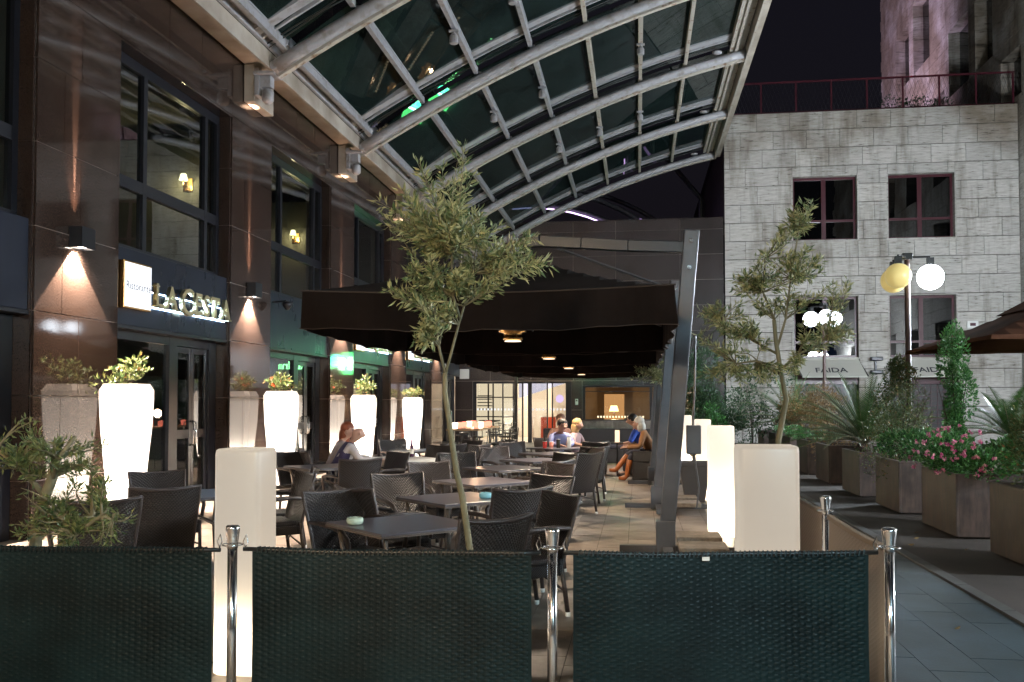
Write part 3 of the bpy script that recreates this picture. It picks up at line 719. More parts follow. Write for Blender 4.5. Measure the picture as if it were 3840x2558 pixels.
# shops under the awnings
for i, (x0, x1) in enumerate(((6.0, 8.34), (9.5, 11.9))):
    part('spandrel', bx(x0, x1, YS + .1, YS + .3, 2.3, 3.24), 'maroon', tb)
    part('shutter_backing', bx(x0, x1, YS + .34, YS + .38, -.03, 2.3), 'black', tb)
    gm = MB()
    for j in range(13): gm.box(x0, x1, YS + .28, YS + .3, .12 + j * .17, .14 + j * .17)
    for j in range(10): gm.box(x0 + .12 + j * .235, x0 + .14 + j * .235, YS + .282, YS + .298, 0, 2.3)
    part('roller_grille', gm, 'maroon', tb)
    t = thing('shop_awning', ('cream shop awning lettered FAIDA nearer the corner, left of the wall floodlight', 'cream shop awning lettered FAIDA right of the wall floodlight, half behind the tall shrub')[i], 'awning', (x0, YS - .02, 3.24), 0, 'cream awnings over the shops')
    L = x1 - x0; D_ = .85; H_ = .66
    aw = MB(); aw.box(0, L, -.01, .01, -.02, .02)
    aw.quad((.0, 0, 0), (L, 0, 0), (L + .12, -D_, -H_), (.12, -D_, -H_)); aw.quad((0, 0, -.02), (.12, -D_, -H_ - .02), (L + .12, -D_, -H_ - .02), (L, 0, -.02)); aw.quad((.12, -D_, -H_), (L + .12, -D_, -H_), (L + .12, -D_, -H_ - .05), (.12, -D_, -H_ - .05))
    part('canopy', aw, 'cream_fabric', t)
    part('side_arm', MB().bar((L + .02, 0, -.1), (L + .15, -D_, -H_), .04), 'black', t); part('side_arm', MB().bar((-.02, 0, -.1), (.1, -D_, -H_), .04), 'black', t)
    me = text_mesh('FAIDA', .42, .001, 'ink', align='CENTER', bold=.006); o = ob('lettering', me, t)
    sl_ = atan2(D_, H_); n_ = Vector((0, -H_, D_)).normalized()
    u_ = Vector((0, D_, H_)).normalized()
    o.matrix_local = Matrix(((1, 0, 0, L * .52), (0, u_.y, n_.y, -D_ * .78 - .004), (0, u_.z, n_.z, -H_ * .78 + .008), (0, 0, 0, 1)))
t = thing('wall_spotlight', 'pair of black floodlight heads between the two awnings', 'floodlight', (8.95, YS - .02, 3.2))
part('bracket', bx(-.03, .03, -.1, 0, -.55, .1), 'alu', t)
for dz in (0, -.5): part('lamp_head', bx(-.22, .22, -.3, -.06, dz - .02, dz + .13), 'alu', t, bevel=.03)
t = thing('wall_alarm_box', 'small white alarm box with a red panel on the travertine wall', 'alarm box', (12.45, YS - .05, 4.5))
part('body', bx(-.2, .2, -.06, .04, -.12, .16), 'glide', t, bevel=.02); part('panel', bx(-.1, .1, -.065, -.0605, -.03, .08), 'maroon', t)
for (x, z) in ((4.55, 2.55), (5.15, 2.55), (4.3, 2.1)):
    pass
part('weep_hole', MB().lathe([(.07, 0), (.07, .03)], (0, 0, 0), 10), 'black', tb, loc=(4.45, YS - .0, 2.6)).rotation_euler = (pi / 2, 0, 0)
part('weep_hole', MB().lathe([(.07, 0), (.07, .03)], (0, 0, 0), 10), 'black', tb, loc=(4.98, YS - .0, 2.58)).rotation_euler = (pi / 2, 0, 0)
# roof railing
t = thing('terrace_railing', 'dark red roof railing with wire mesh panels above the travertine wall', 'railing', (0, YS + .25, 12.86))
for i in range(9): part('post', bx(X0 + .1 + i * 1.33, X0 + .16 + i * 1.33, 0, .05, 0, 1.25), 'maroon', t)
part('handrail', bx(X0, X1, -.01, .06, 1.25, 1.31), 'maroon', t); part('bottom_rail', bx(X0, X1, .01, .04, .08, .12), 'maroon', t)
wm = MB()
for i in range(70): wm.bar((X0 + i * .155, .03, .12), (X0 + i * .155 + .4, .03, 1.25), .006); wm.bar((X0 + i * .155 + .4, .031, .12), (X0 + i * .155, .031, 1.25), .006)
part('wire_mesh', wm, 'black', t, kind='stuff')
# tower wall (x = 14.24) on the right, running back beyond the terrace
tw = thing('travertine_tower', 'tall dark travertine tower block with deep window openings rising at the upper right', 'building')
XT = 14.24
holes = [(50.4, 52.85, 18.6, 21.6), (47.0, 49.6, 18.6, 22.3), (41.7, 44.25, 15.7, 18.9), (39.0, 40.9, 15.7, 18.9), (44.9, 46.2, 13.0, 16.2), (50.4, 52.85, 24.5, 28), (47, 49.6, 24.5, 28), (41.7, 44.25, 21.8, 25), (39, 40.9, 21.8, 25), (36.3, 38.2, 12.9, 14.9)]
holes += [(y0, y0 + 2.2, z0, z0 + 2.3) for y0 in (9, 13.5, 18, 22.5, 27) for z0 in (3.4, 7.8, 12.2)]
tcore = MB(); 
def hy(y, z): return any(h[0] - .01 < y < h[1] + .01 and h[2] < z < h[3] for h in holes)
tcore.box(XT + .6, XT + .8, 4, 56, 0, 34); tcore.box(XT + .045, XT + .8, 55.9, 56, 0, 34)
part('wall', tcore, mat('shadow_gap', (.02, .018, .016), .9), tw)
ng = 0; big = MB()
z = 0; r_ = 0
while z < 33:
    y = 4 + (0 if r_ % 2 else .62)
    while y < 55.4:
        y1 = min(y + 1.25, 56); zc = z + .3; segs_ = [(y, y1)]
        for h in holes:
            if h[2] < zc < h[3]:
                n2_ = []
                for p, q in segs_:
                    if q <= h[0] or p >= h[1]: n2_.append((p, q)); continue
                    if p < h[0]: n2_.append((p, h[0]))
                    if q > h[1]: n2_.append((h[1], q))
                segs_ = n2_
        for p, q in segs_:
            if q - p < .05: continue
            if z > 12.4 and y > 34 and z < 24 and ng < 290: ob('stone_slab', bx(0, .6, .009, q - p - .009, .012, .588).mesh('stone_slab', 'trav'), tw, (XT, p, z)); ng += 1
            else: big.box(XT, XT + .6, p + .009, q - .009, z + .012, z + .588)
        y += 1.25
    z += .6; r_ += 1
part('stone_cladding', big, 'trav', tw, kind='stuff')
for h in holes[:10]:
    part('window', bx(XT + .5, XT + .56, h[0] - .4, h[1] + .4, h[2] - .3, h[3] + .3), 'darkglass', tw)
ROOFSHRUB = (11.0, 38.5, 13.1)
# =====================================================================
# GLASS CANOPY
# =====================================================================
cn = thing('glass_canopy', 'arched glass and white steel canopy sheltering the terrace', 'canopy')
def zc(x): return -.0203 * x * x + .331 * x + 10.327
RIBS = [15.45 + BAY * k for k in range(-2, 5)]
part('eaves_beam', MB().box(-6.98, -6.42, -2, 36.5, 7.72, 7.80).box(-6.47, -6.42, -2, 36.5, 7.50, 7.72).box(-6.98, -6.47, -2, 36.5, 7.68, 7.72), 'beam', cn)
part('gutter', MB().box(-6.41, -6.12, -2, 36.5, 7.93, 8.12).box(-6.41, -6.34, -2, 36.5, 7.80, 7.93), 'rib', cn, bevel=.01)
for i, y in enumerate(RIBS):
    xs = [-6.35 + 9.35 * k / 18 for k in range(19)]
    part('arched_rib', MB().tube([(x, y, zc(x) + .16) for x in xs], .115, 12), 'rib', cn, smooth=True)
    fl = MB()
    for k in range(18):
        a, b = xs[k], xs[k + 1]
        fl.quad((a, y + .12, zc(a) + .02), (b, y + .12, zc(b) + .02), (b, y + .24, zc(b) + .02), (a, y + .24, zc(a) + .02))
        fl.quad((a, y + .12, zc(a) + .02), (b, y + .12, zc(b) + .02), (b, y + .12, zc(b) + .09), (a, y + .12, zc(a) + .09))
        fl.quad((a, y + .24, zc(a) + .02), (a, y + .24, zc(a) + .10), (b, y + .24, zc(b) + .10), (b, y + .24, zc(b) + .02))
    part('rib_flange', fl, 'ribflange', cn)
    s2 = MB()
    for k in range(18):
        a, b = xs[k], xs[k + 1]
        for dy, w_, dz in ((-.98, .24, .42), (-.66, .05, .4)):
            s2.quad((a, y + dy, zc(a) + dz), (b, y + dy, zc(b) + dz), (b, y + dy + w_, zc(b) + dz), (a, y + dy + w_, zc(a) + dz))
            s2.quad((a, y + dy, zc(a) + dz), (a, y + dy, zc(a) + dz + .12), (b, y + dy, zc(b) + dz + .12), (b, y + dy, zc(b) + dz))
            s2.quad((a, y + dy + w_, zc(a) + dz), (b, y + dy + w_, zc(b) + dz), (b, y + dy + w_, zc(b) + dz + .12), (a, y + dy + w_, zc(a) + dz + .12))
    part('secondary_rib', s2, 'rib', cn)
    part('service_cable', MB().tube([(x, y - .42 + .05 * sin(k * 1.7), zc(x) + .40 + .03 * sin(k * 2.3)) for k, x in enumerate(xs)], .014, 5).tube([(x, y - .34 + .04 * sin(k * 2.1 + 1), zc(x) + .38) for k, x in enumerate(xs)], .012, 5), 'black', cn)
    if i >= 2:
        # corbel at the wall and swivel joint
        part('corbel', bx(-6.99, -6.80, y + .10, y + 1.0, 7.0, 7.675), 'beam', cn, bevel=.01)
        part('swivel_joint', MB().box(-6.79, -6.40, y + .02, y + .42, 7.46, 7.52).box(-6.79, -6.5, y + .12, y + .30, 7.26, 7.46).box(-6.79, -6.7, y + .08, y + .36, 7.1, 7.6).tube([(-6.36, y - .1, 7.56), (-6.36, y + .3, 7.56)], .08, 10), 'rib', cn, bevel=.012)
        part('corbel_floodlight', MB().lathe([(.06, 0), (.11, .05), (.11, .2), (.07, .25)], (-6.58, y + .2, 6.98), 12), 'rib', cn, smooth=True)
    if i >= 2:
        part('clamp_plate', MB().lathe([(.13, 0), (.13, .04), (.05, .06)], (2.2, y - .32, zc(2.2) + .26), 12), 'rib', cn, smooth=True)
PX = [-6.14, -4.9, -3.65, -2.4, -1.15, .1, 1.35, 2.6]
for i in range(len(RIBS) - 1):
    y0, y1 = RIBS[i] + .25, RIBS[i + 1] - .12
    for j, x in enumerate(PX):
        p = MB(); p.box(x - .045, x + .045, y0 - .05, y1 - .0, zc(x) + .28, zc(x) + .42); p.box(x - .06, x + .06, y0 - .05, y1 - .9, zc(x) + .42, zc(x) + .45)
        part('purlin', p, 'ribflange' if j > 3 else 'rib', cn)
    for j in range(len(PX) - 1):
        a, b = PX[j] + .05, PX[j + 1] - .05
        for (u0, u1) in ((RIBS[i] + .16, RIBS[i + 1] - 1.0), (RIBS[i + 1] - .95, RIBS[i + 1] - .1)):
            g = MB(); tl = (.07, .02, 0, 0, 0, 0, 0)[j]; za, zb = zc(a) + .455 - tl + .04 * (j < 1), zc(b) + .455 + tl + .04 * (j < 1)
            g.quad((a, u0, za + .012), (b, u0, zb + .012), (b, u1, zb + .012), (a, u1, za + .012)); g.quad((a, u0, za), (a, u1, za), (b, u1, zb), (b, u0, zb))
            part('glass_pane', g, 'canopyglass', cn)
eg = MB()
eg.box(2.62, 2.95, -2, 36.5, zc(2.9) + .30, zc(2.9) + .40).box(3.0, 3.06, -2, 36.5, zc(2.9) + .02, zc(2.9) + .44).box(2.70, 2.78, -2, 36.5, zc(2.9) + .22, zc(2.9) + .30)
part('edge_beam', eg, 'ribflange', cn)
part('edge_gutter', bx(3.06, 3.22, -2, 36.6, zc(2.9) + .12, zc(2.9) + .2), 'beam', cn)
spot = MB().lathe([(.075, -.26), (.09, -.25), (.09, -.12), (.05, -.06)], (0, 0, 0), 12).box(-.02, .02, -.02, .02, -.1, .22).box(-.1, .1, -.03, .03, -.02, .02)
sm_ = spot.mesh('canopy_floodlight', 'rib')
for n_, (x, y) in enumerate(((-3.65, 18.0), (-2.4, 17.6), (-1.15, 18.2), (-3.65, 23.2), (-2.4, 23.2), (.1, 23.1), (-2.4, 28.4), (-1.15, 28.5), (.1, 28.5))):
    ob('canopy_floodlight', sm_, cn, (x, y, zc(x) + .24))
# neighbouring atrium seen through the gap below the canopy
at = thing('atrium_roof', 'dark curved steel roof ribs with purple light strips beyond the end wall', 'roof', (0, 0, 0))
for k, (dy, rr, mt) in enumerate(((46, 9.0, 'led'), (46.5, 9.9, 'umbpost'), (52, 11.3, 'umbpost'))):
    P_ = [(-5.5 + rr * cos(radians(a)), dy, 2.6 + rr * sin(radians(a))) for a in range(20, 100, 5)]
    part('steel_arch', MB().tube(P_, .13, 6), 'umbpost', at, smooth=True)
    if k == 0:
        P_ = [(-5.5 + 8.8 * cos(radians(a)), dy - .2, 2.6 + 8.8 * sin(radians(a))) for a in range(20, 100, 5)]
        part('light_strip', MB().tube(P_, .035, 5), emis('violet_led', (.75, .5, 1), .8), at)
part('post', MB().tube([(3.0, 44, 7), (3.0, 44, 11.2), (1.4, 44, 13.2)], .13, 8), 'umbpost', at, smooth=True)
for x in (.1, 1.2, 2.2): part('hanger', bx(x, x + .12, 46, 46.1, 9.4 - (x * .7), 10.8 - x * .5), emis('violet_panel', (.6, .4, .9), .12), at)

# =====================================================================
# UMBRELLAS (side post cantilever)
# =====================================================================
def umbrella(yc, first=False):
    t = thing('cantilever_umbrella', '', 'umbrella', (-1.34, yc, 0), 0, 'dark cantilever umbrellas over the tables')
    hx, hy_, zt, za, vh = 1.65, 1.93, 2.6, 3.24, .33
    top = MB(); n = 10
    def surf(u, v):   # u,v in -1..1
        r = max(abs(u), abs(v)); k = 1 - r
        sag = -.05 * sin(pi * (1 - r)) ; e = .0 if r < 1 else 0
        edge = -.045 * cos(pi / 2 * (u if abs(v) >= abs(u) else v)) * r
        return (u * hx, v * hy_, zt + (za - zt) * k + sag + edge)
    for i in range(2 * n):
        for j in range(2 * n):
            u0, u1 = -1 + i / n, -1 + (i + 1) / n; v0, v1 = -1 + j / n, -1 + (j + 1) / n
            top.quad(surf(u0, v0), surf(u1, v0), surf(u1, v1), surf(u0, v1))
    cnp = part('canopy', top, 'umb', t, smooth=True)
    val = MB()
    ring = [(-1 + i / n, -1) for i in range(2 * n)] + [(1, -1 + i / n) for i in range(2 * n)] + [(1 - i / n, 1) for i in range(2 * n)] + [(-1, 1 - i / n) for i in range(2 * n)]
    m_ = len(ring)
    for i in range(m_):
        a, b = surf(*ring[i]), surf(*ring[(i + 1) % m_])
        w1 = .012 * sin(i * 1.3); w2 = .012 * sin((i + 1) * 1.3)
        def low(p, w_, q): s_ = 1.006 + w_ * 1.3; return (p[0] * s_, p[1] * s_, p[2] - vh - .008 * cos(q * .9) - .006 * sin(q * 2.3))
        val.quad(a, low(a, w1, i), low(b, w2, i + 1), b)
    part('valance', val, 'umb', t, smooth=True)
    top_ = [surf(*ring[i % m_]) for i in range(m_ + 1)]
    part('hem', MB().tube([(p[0] * 1.006, p[1] * 1.006, p[2] + .004) for p in top_], .007, 5), 'hem', t)
    part('hem', MB().tube([(p[0] * (1.01 + .0156 * sin((i % m_) * 1.3)), p[1] * (1.01 + .0156 * sin((i % m_) * 1.3)), p[2] - vh - .008 * cos((i % m_) * .9) - .006 * sin((i % m_) * 2.3)) for i, p in enumerate(top_)], .004, 5), 'hem', t)
    rb = MB()
    for u, v in ((-1, -1), (1, -1), (1, 1), (-1, 1), (0, -1), (0, 1), (1, 0), (-1, 0)):
        a = surf(u * .99, v * .99); rb.bar((u * .03, v * .03, za - .22), (a[0], a[1], a[2] - .03), .022, .03)
        rb.bar((u * .05, v * .05, 2.45), (a[0] * .5, a[1] * .5, (za + a[2]) / 2 - .12), .018, .018)
    part('rib', rb, 'umbpost', t)
    hb = part('hub', MB().lathe([(.05, .78), (.05, .16), (.14, .15), (.15, .08), (.10, .07), (.10, .03), (.11, .025), (.11, 0), (.03, -.01)], (0, 0, 2.28), 18), 'brass', t, smooth=True)
    part('hub_light', MB().lathe([(.09, -.015), (.09, -.02)], (0, 0, 2.28), 18), emis('hub_glow', (1, .75, .5), .5), hb)
    spot_light('umbrella_lamp', (0, 0, 2.25), (0, 0, -1), 75, (1, .80, .60), radians(150), .6, .09, t)
    # leaning post, sleeve, arm
    px = 1.64
    pst = part('post', MB().bar((px, 0, .3), (px + .27, 0, 3.42), .16, .10, up=(0, 1, 0)), 'umbpost', t, bevel=.012)
    part('post_sleeve', bx(px - .12, px + .08, -.09, .09, .02, .36), 'umbpost', t, bevel=.01)
    for z_ in (3.3, 3.02): part('bolt', MB().lathe([(.022, 0), (.022, .02)], (0, 0, 0), 10), 'chrome', pst, loc=(px + .27 * z_ / 3.42, -.052, z_)).rotation_euler = (pi / 2, 0, 0)
    arm = [(px + .25, 0, 3.24), (px - .4, 0, 3.27), (px - .9, 0, 3.31), (px - 1.35, 0, 3.34), (0, 0, 3.34)]
    a_ = MB()
    for p, q in zip(arm, arm[1:]): a_.bar(p, q, .08, .12)
    part('arm', a_, 'armpaint', t, bevel=.008); part('arm_joint', bx(-.06, .06, -.05, .05, 3.02, 3.42), 'umbpost', t, bevel=.01)
    part('brace_rod', MB().tube([(px - 1.2, 0, 3.28), (px + .0, -.02, 2.82)], .016, 6), 'umbpost', t)
    part('crank_box', bx(px + .20, px + .35, -.07, .05, 1.06, 1.36), 'umbpost', pst, bevel=.01)
    part('crank_strap', MB().tube([(px + .3, 0, 2.3), (px + .29, -.01, 1.8), (px + .27, 0, 1.36)], .012, 5).tube([(px + .28, 0, 1.06), (px + .33, 0, .7), (px + .30, -.02, .5)], .010, 5), 'umbpost', pst)
    # cross base with ballast slabs
    bs = MB().box(px - .5, px + .95, -.05, .05, .03, .1).box(px - .05, px + .05, -.75, .75, .025, .095)
    part('base_cross', bs, 'umbpost', t, bevel=.006)
    for sx in (px + .1, ):
        for sy in (-.62, .14): part('ballast_slab', bx(sx, sx + .48, sy, sy + .48, .02 + .09, .17), 'concrete', t, bevel=.01)
    return t
ulab = ['nearest dark brown square cantilever umbrella, its front valance widest in view', 'second dark brown cantilever umbrella, directly behind the nearest one', 'third dark umbrella from the front, above the seated groups', 'farthest dark umbrella, over the entrance end of the terrace']
u0 = umbrella(9.85); u0['label'] = ulab[0]
for k, yc in enumerate((13.93, 17.95, 22.0)): copytree(u0, (-1.34, yc, 0), 0, ulab[k + 1])

# =====================================================================
# GLOWING PLANTERS AND COLUMNS
# =====================================================================
def leaf_mesh(mb, p, d, L, W, fold=.25, rnd=None):
    d = d.normalized(); s = d.cross(Vector((random.uniform(-1, 1), random.uniform(-1, 1), random.uniform(-.2, 1)))).normalized(); n = d.cross(s)
    n0 = len(mb.v); m_ = p + d * L * .45
    mb.v += [tuple(p), tuple(m_ + s * W / 2 + n * W * fold), tuple(m_), tuple(m_ - s * W / 2 + n * W * fold), tuple(p + d * L - n * L * .08)]
    mb.f += [(n0, n0 + 1, n0 + 4, n0 + 2), (n0, n0 + 2, n0 + 4, n0 + 3)]
def blob_leaves(mb, c, r3, n, L, W, shell=.55, up=.3, lumps=None):
    """leaves spread through an uneven volume made of lumps"""
    lumps = lumps or [(Vector((random.gauss(0, .45), random.gauss(0, .45), random.gauss(0, .45))), random.uniform(.35, .6)) for _ in range(9)]
    c = Vector(c)
    for _ in range(n):
        lc, lr = random.choice(lumps); v = Vector((random.gauss(0, 1), random.gauss(0, 1), random.gauss(0, 1))).normalized()
        rr = lr * (shell + (1 - shell) * random.random() ** .6) * random.uniform(.85, 1.12)
        q = lc + v * rr; p = c + Vector((q.x * r3[0], q.y * r3[1], q.z * r3[2]))
        d = v + Vector((random.uniform(-.6, .6), random.uniform(-.6, .6), random.uniform(-.4, .6) + up))
        leaf_mesh(mb, p, d, L * random.uniform(.7, 1.3), W * random.uniform(.8, 1.2))
def twigs(mb, c, top, n, spread, r=.006):
    for _ in range(n):
        a = random.uniform(0, 2 * pi); k = random.uniform(.3, 1) * spread
        e = (c[0] + cos(a) * k, c[1] + sin(a) * k, top * random.uniform(.75, 1.05) + c[2] * 0)
        mb.tube([c, ((c[0] + e[0]) / 2, (c[1] + e[1]) / 2, c[2] + (e[2] - c[2]) * .6), e], [r, r * .8, r * .3], 4)

def glow_planter(loc, h, w_, label, fl, seed):
    random.seed(seed)
    t = thing('glowing_planter', label, 'planter', loc, 0, 'glowing white planters along the facade')
    def ring(hw, z, bev=.06):
        b = min(bev, hw * .4); return [(-hw + b, -hw, z), (hw - b, -hw, z), (hw, -hw + b, z), (hw, hw - b, z), (hw - b, hw, z), (-hw + b, hw, z), (-hw, hw - b, z), (-hw, -hw + b, z)]
    k = w_ / 2
    prof = [(k * .62, 0.0), (k * .68, h * .18), (k * .80, h * .42), (k * .94, h * .68), (k * 1.0, h * .90), (k * 1.0, h * .955), (k * .86, h), (k * .74, h), (k * .74, h - .06)]
    m = MB(); 
    for hw, z in prof: m.v += ring(hw, z)
    for i in range(len(prof) - 1):
        for j in range(8): m.f.append((i * 8 + j, i * 8 + (j + 1) % 8, i * 8 + 8 + (j + 1) % 8, i * 8 + 8 + j))
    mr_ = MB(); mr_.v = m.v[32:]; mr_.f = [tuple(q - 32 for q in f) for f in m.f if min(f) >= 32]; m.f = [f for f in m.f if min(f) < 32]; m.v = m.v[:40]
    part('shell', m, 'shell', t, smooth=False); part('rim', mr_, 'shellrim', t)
    so = MB(); so.v = ring(k * .76, h - .05); so.f = [tuple(range(8))]; part('soil', so, 'soil', t)
    point_light('bulb', (0, 0, h * .33), 12, (1, .9, .78), .06, t)
    lv = MB(); blob_leaves(lv, (0.0, .0, h + .13), (k * .95, k * .8, .17), 330, .07, .032, up=.5)
    for _ in range(7):
        a = random.uniform(0, 6.28); 
        for q in range(12): leaf_mesh(lv, Vector((cos(a) * k * (.5 + q * .06), sin(a) * k * (.5 + q * .06), h + .05 + .018 * q * (1 - q / 16) * 2 - .0)), Vector((random.uniform(-1, 1), random.uniform(-1, 1), random.uniform(-.3, 1))), .07, .032)
    flg = part('foliage', lv, 'mixed', t)
    tw_ = MB(); twigs(tw_, (0, 0, h - .05), h + .25, 9, k * .8); part('stems', tw_, 'bark_dark', t)
    if fl:
        f = MB()
        for _ in range(fl):
            p = Vector((random.uniform(-1, 1) * k * .9, random.uniform(-1, .3) * k, h + random.uniform(.1, .25)))
            for q in range(6): leaf_mesh(f, p, Vector((random.gauss(0, 1), random.gauss(0, 1), random.gauss(0, 1))), .045, .035)
        part('blossom', f, 'red', flg)
    return t
for k, (y, lab, fl) in enumerate(((11.2, 'nearest and largest glowing white tapered planter, left of the gold sign doors', 0), (16.45, 'second glowing white planter with red geranium blossom under the green fascia', 5), (21.65, 'third glowing white planter behind the couple at the cloth covered table', 1), (26.55, 'farthest and smallest glowing white planter of the facade row', 2))):
    glow_planter((-6.6, y, 0), 1.84 - .03 * k, .53, lab, fl, 20 + k)
random.seed(7)
t = thing('glowing_planter', 'glowing white planter cut by the left picture edge', 'planter', (-6.62, 6.0, 0), 0, 'glowing white planters along the facade')
part('shell', MB().lathe([(.22, 0), (.36, 1.5), (.36, 1.7), (.3, 1.8)], seg=8), 'shell', t)

def glow_column(loc, w_, d_, h, label, rz=0, cream=True, e=20, shell='shellc', zb=.3):
    t = thing('glowing_column', label, 'floor lamp', loc, radians(rz), 'glowing column lamps on the terrace')
    m = MB(); rng = []; 
    def ring(a, b, z, r=.04):
        o = []
        for cx, cy, s0 in ((a - r, -b + r, -90), (a - r, b - r, 0), (-a + r, b - r, 90), (-a + r, -b + r, 180)):
            for q in range(4): th = radians(s0 + q * 30); o.append((cx + r * cos(th), cy + r * sin(th), z))
        return o
    a, b = w_ / 2, d_ / 2
    prof = [(a - .014, b - .014, .0), (a, b, .014)] + [(a, b, .03 + (h - .06) * q / 5) for q in range(1, 6)] + [(a - .004, b - .004, h - .007), (a - .014, b - .014, h)]
    for A, B, z in prof: m.v += ring(A, B, z, .035)
    for i in range(len(prof) - 1):
        for j in range(16): m.f.append((i * 16 + j, i * 16 + (j + 1) % 16, i * 16 + 16 + (j + 1) % 16, i * 16 + 16 + j))
    q = (len(prof) - 1) * 16; m.f.append(tuple(range(q, q + 16))); m.f.append(tuple(range(16))[::-1])
    part('shell', m, shell, t, smooth=True)
    point_light('bulb', (0, 0, zb), e, (1, .84, .62), .05, t)
    part('cable', MB().tube([(-a, .0, .03), (-a - .1, .08, .012), (-a - .3, .2, .012)], .006, 5), 'black', t)
    return t
glow_column((-2.34, 5.29, 0), .285, .285, 1.325, 'tall cream glowing column lamp standing behind the left barrier post', 0, e=2.2, zb=.2)
glow_column((.815, 6.12, 0), .375, .33, 1.325, 'widest cream glowing column lamp, right behind the right hand barrier panel', 0, e=.7, zb=.25)
glow_column((.985, 11.35, 0), .30, .30, 1.32, 'slim glowing column lamp between the dark square pot and the widest column', 0, e=6, shell='shellw')
glow_column((1.06, 15.6, 0), .26, .26, 1.32, 'glowing column lamp behind the dark square pot', 0, e=6, shell='shellw')
glow_column((1.0, 20.4, 0), .30, .30, 1.32, 'farthest glowing column lamp, half behind the umbrella posts', 0, e=6, shell='shellw')

# square pots between the columns
for k, (x, y, lab) in enumerate(((.87, 14.72, 'dark tapered square pot with a withered flower in front of a glowing column'), (.55, 18.3, 'brown square pot half hidden behind the umbrella posts'))):
    t = thing('square_pot', lab, 'pot', (x, y, .055))
    m = MB()
    pr = [(.15, 0), (.235, .56), (.245, .56), (.245, .62), (.215, .62), (.21, .55)]
    for hw, z in pr: m.v += [(-hw, -hw, z), (hw, -hw, z), (hw, hw, z), (-hw, hw, z)]
    for i in range(len(pr) - 1):
        for j in range(4): m.f.append((i * 4 + j, i * 4 + (j + 1) % 4, i * 4 + 4 + (j + 1) % 4, i * 4 + 4 + j))
    part('pot_body', m, 'stoneware', t, bevel=.008); part('soil', bx(-.21, .21, -.21, .21, .5, .56), 'soil', t)
    f = MB(); f.tube([(0, 0, .55), (.02, 0, .68), (-.02, 0, .74)], .005, 4); 
    for q in range(9): leaf_mesh(f, Vector((-.02, 0, .72)), Vector((random.gauss(0, 1), random.gauss(0, 1), random.gauss(0, .6))), .07, .04)
    part('withered_flower', f, 'brownleaf', t)
    part('plinth', bx(-.24, .24, -.24, .24, -.055, 0), 'concrete', t)

# =====================================================================
# BARRIER
# =====================================================================
def woven_panel(a, b, z0, z1, name_label, wm_=None):
    a = Vector(a); b = Vector(b); L = (b - a).length; ang = atan2(b.y - a.y, b.x - a.x)
    t = thing('wicker_screen', name_label, 'screen', (a.x, a.y, 0), ang, 'woven wicker barrier panels')
    def warp(mb):
        mb.v = [(x, y + .010 * sin(2.1 * x + a.x * 3) * min(1, (z - z0 + .02) * 2) + .006 * sin(4.3 * x + 5 * z), z - (.010 * sin(pi * min(1, max(0, x / L))) * (z - z0) / (z1 - z0)) + .002 * sin(7 * x + 2)) for x, y, z in mb.v]; return mb
    st = .031; rows = int((z1 - z0) / .0135); m = MB(); nst = int(L / st)
    for r in range(rows):
        z = z0 + r * .0135; ph = r % 2; n0 = len(m.v)
        N_ = nst * 2
        for i in range(N_ + 1):
            x = i * L / N_; s_ = sin(pi * (i / 2 + ph)) ; y = .0055 * s_ + .002 * sin(x * 3)
            zz_ = z + .0012 * sin(x * 9 + r)
            m.v += [(x, y - .001, zz_), (x, y - .003, zz_ + .0062), (x, y - .001, zz_ + .0141)]
        for i in range(N_):
            q = n0 + i * 3; m.f += [(q, q + 3, q + 4, q + 1), (q + 1, q + 4, q + 5, q + 2)]
    warp(m); part('weft', m, wm_, t, smooth=True, kind='stuff') if wm_ else part('weft', m, 'barrier', t, smooth=True, kind='stuff')
    m = MB()
    for i in range(nst + 1):
        for q in range(8): m.box(i * L / nst - L / nst * .497, i * L / nst + L / nst * .497, -.0018, .0018, z0 + (z1 - z0) * q / 8, z0 + (z1 - z0) * (q + 1) / 8)
    warp(m); part('stake', m, wm_ or 'barrier', t, kind='stuff')
    part('top_rod', warp(MB().tube([(-.06 + (L + .12) * q / 12, 0, z1 + .002) for q in range(13)], .011, 8)), 'black', t, smooth=True)
    wr = MB()
    for i in range(int(L / .022)):
        x = .01 + i * .022; wr.tube([(x, -.013, z1 - .012), (x + .006, -.010, z1 + .013), (x + .012, .010, z1 + .013), (x + .018, .013, z1 - .012)], .005, 4, cap=False)
    warp(wr); part('edge_wrap', wr, wm_ or 'barrier', t, kind='stuff')
    part('bottom_rod', MB().tube([(-.04, 0, z0 - .002), (L + .04, 0, z0 - .002)], .010, 8), 'black', t, smooth=True)
    for x in (-.05, L + .05): part('snap_hook', MB().tube([(x, 0, z1 + .01), (x + .012, 0, z1 + .035), (x + .004, 0, z1 + .075), (x - .012, 0, z1 + .04), (x, 0, z1 + .01)], .0035, 5), 'chrome', t)
    return t
POSTS = [(-3.53, 4.20), (-1.97, 4.30), (-.41, 4.41), (1.19, 4.64), (1.19, 6.15), (1.2, 7.75), (1.2, 9.3)]
plab = ['steel barrier post beyond the left picture edge', 'steel barrier post in front of the tall cream column', 'steel barrier post in the middle between two wicker panels', 'steel barrier post at the right corner by the footpath', 'steel barrier post on the side run along the footpath', 'steel barrier post behind the widest glowing column', 'farther steel barrier post hidden by the columns']
pt = None
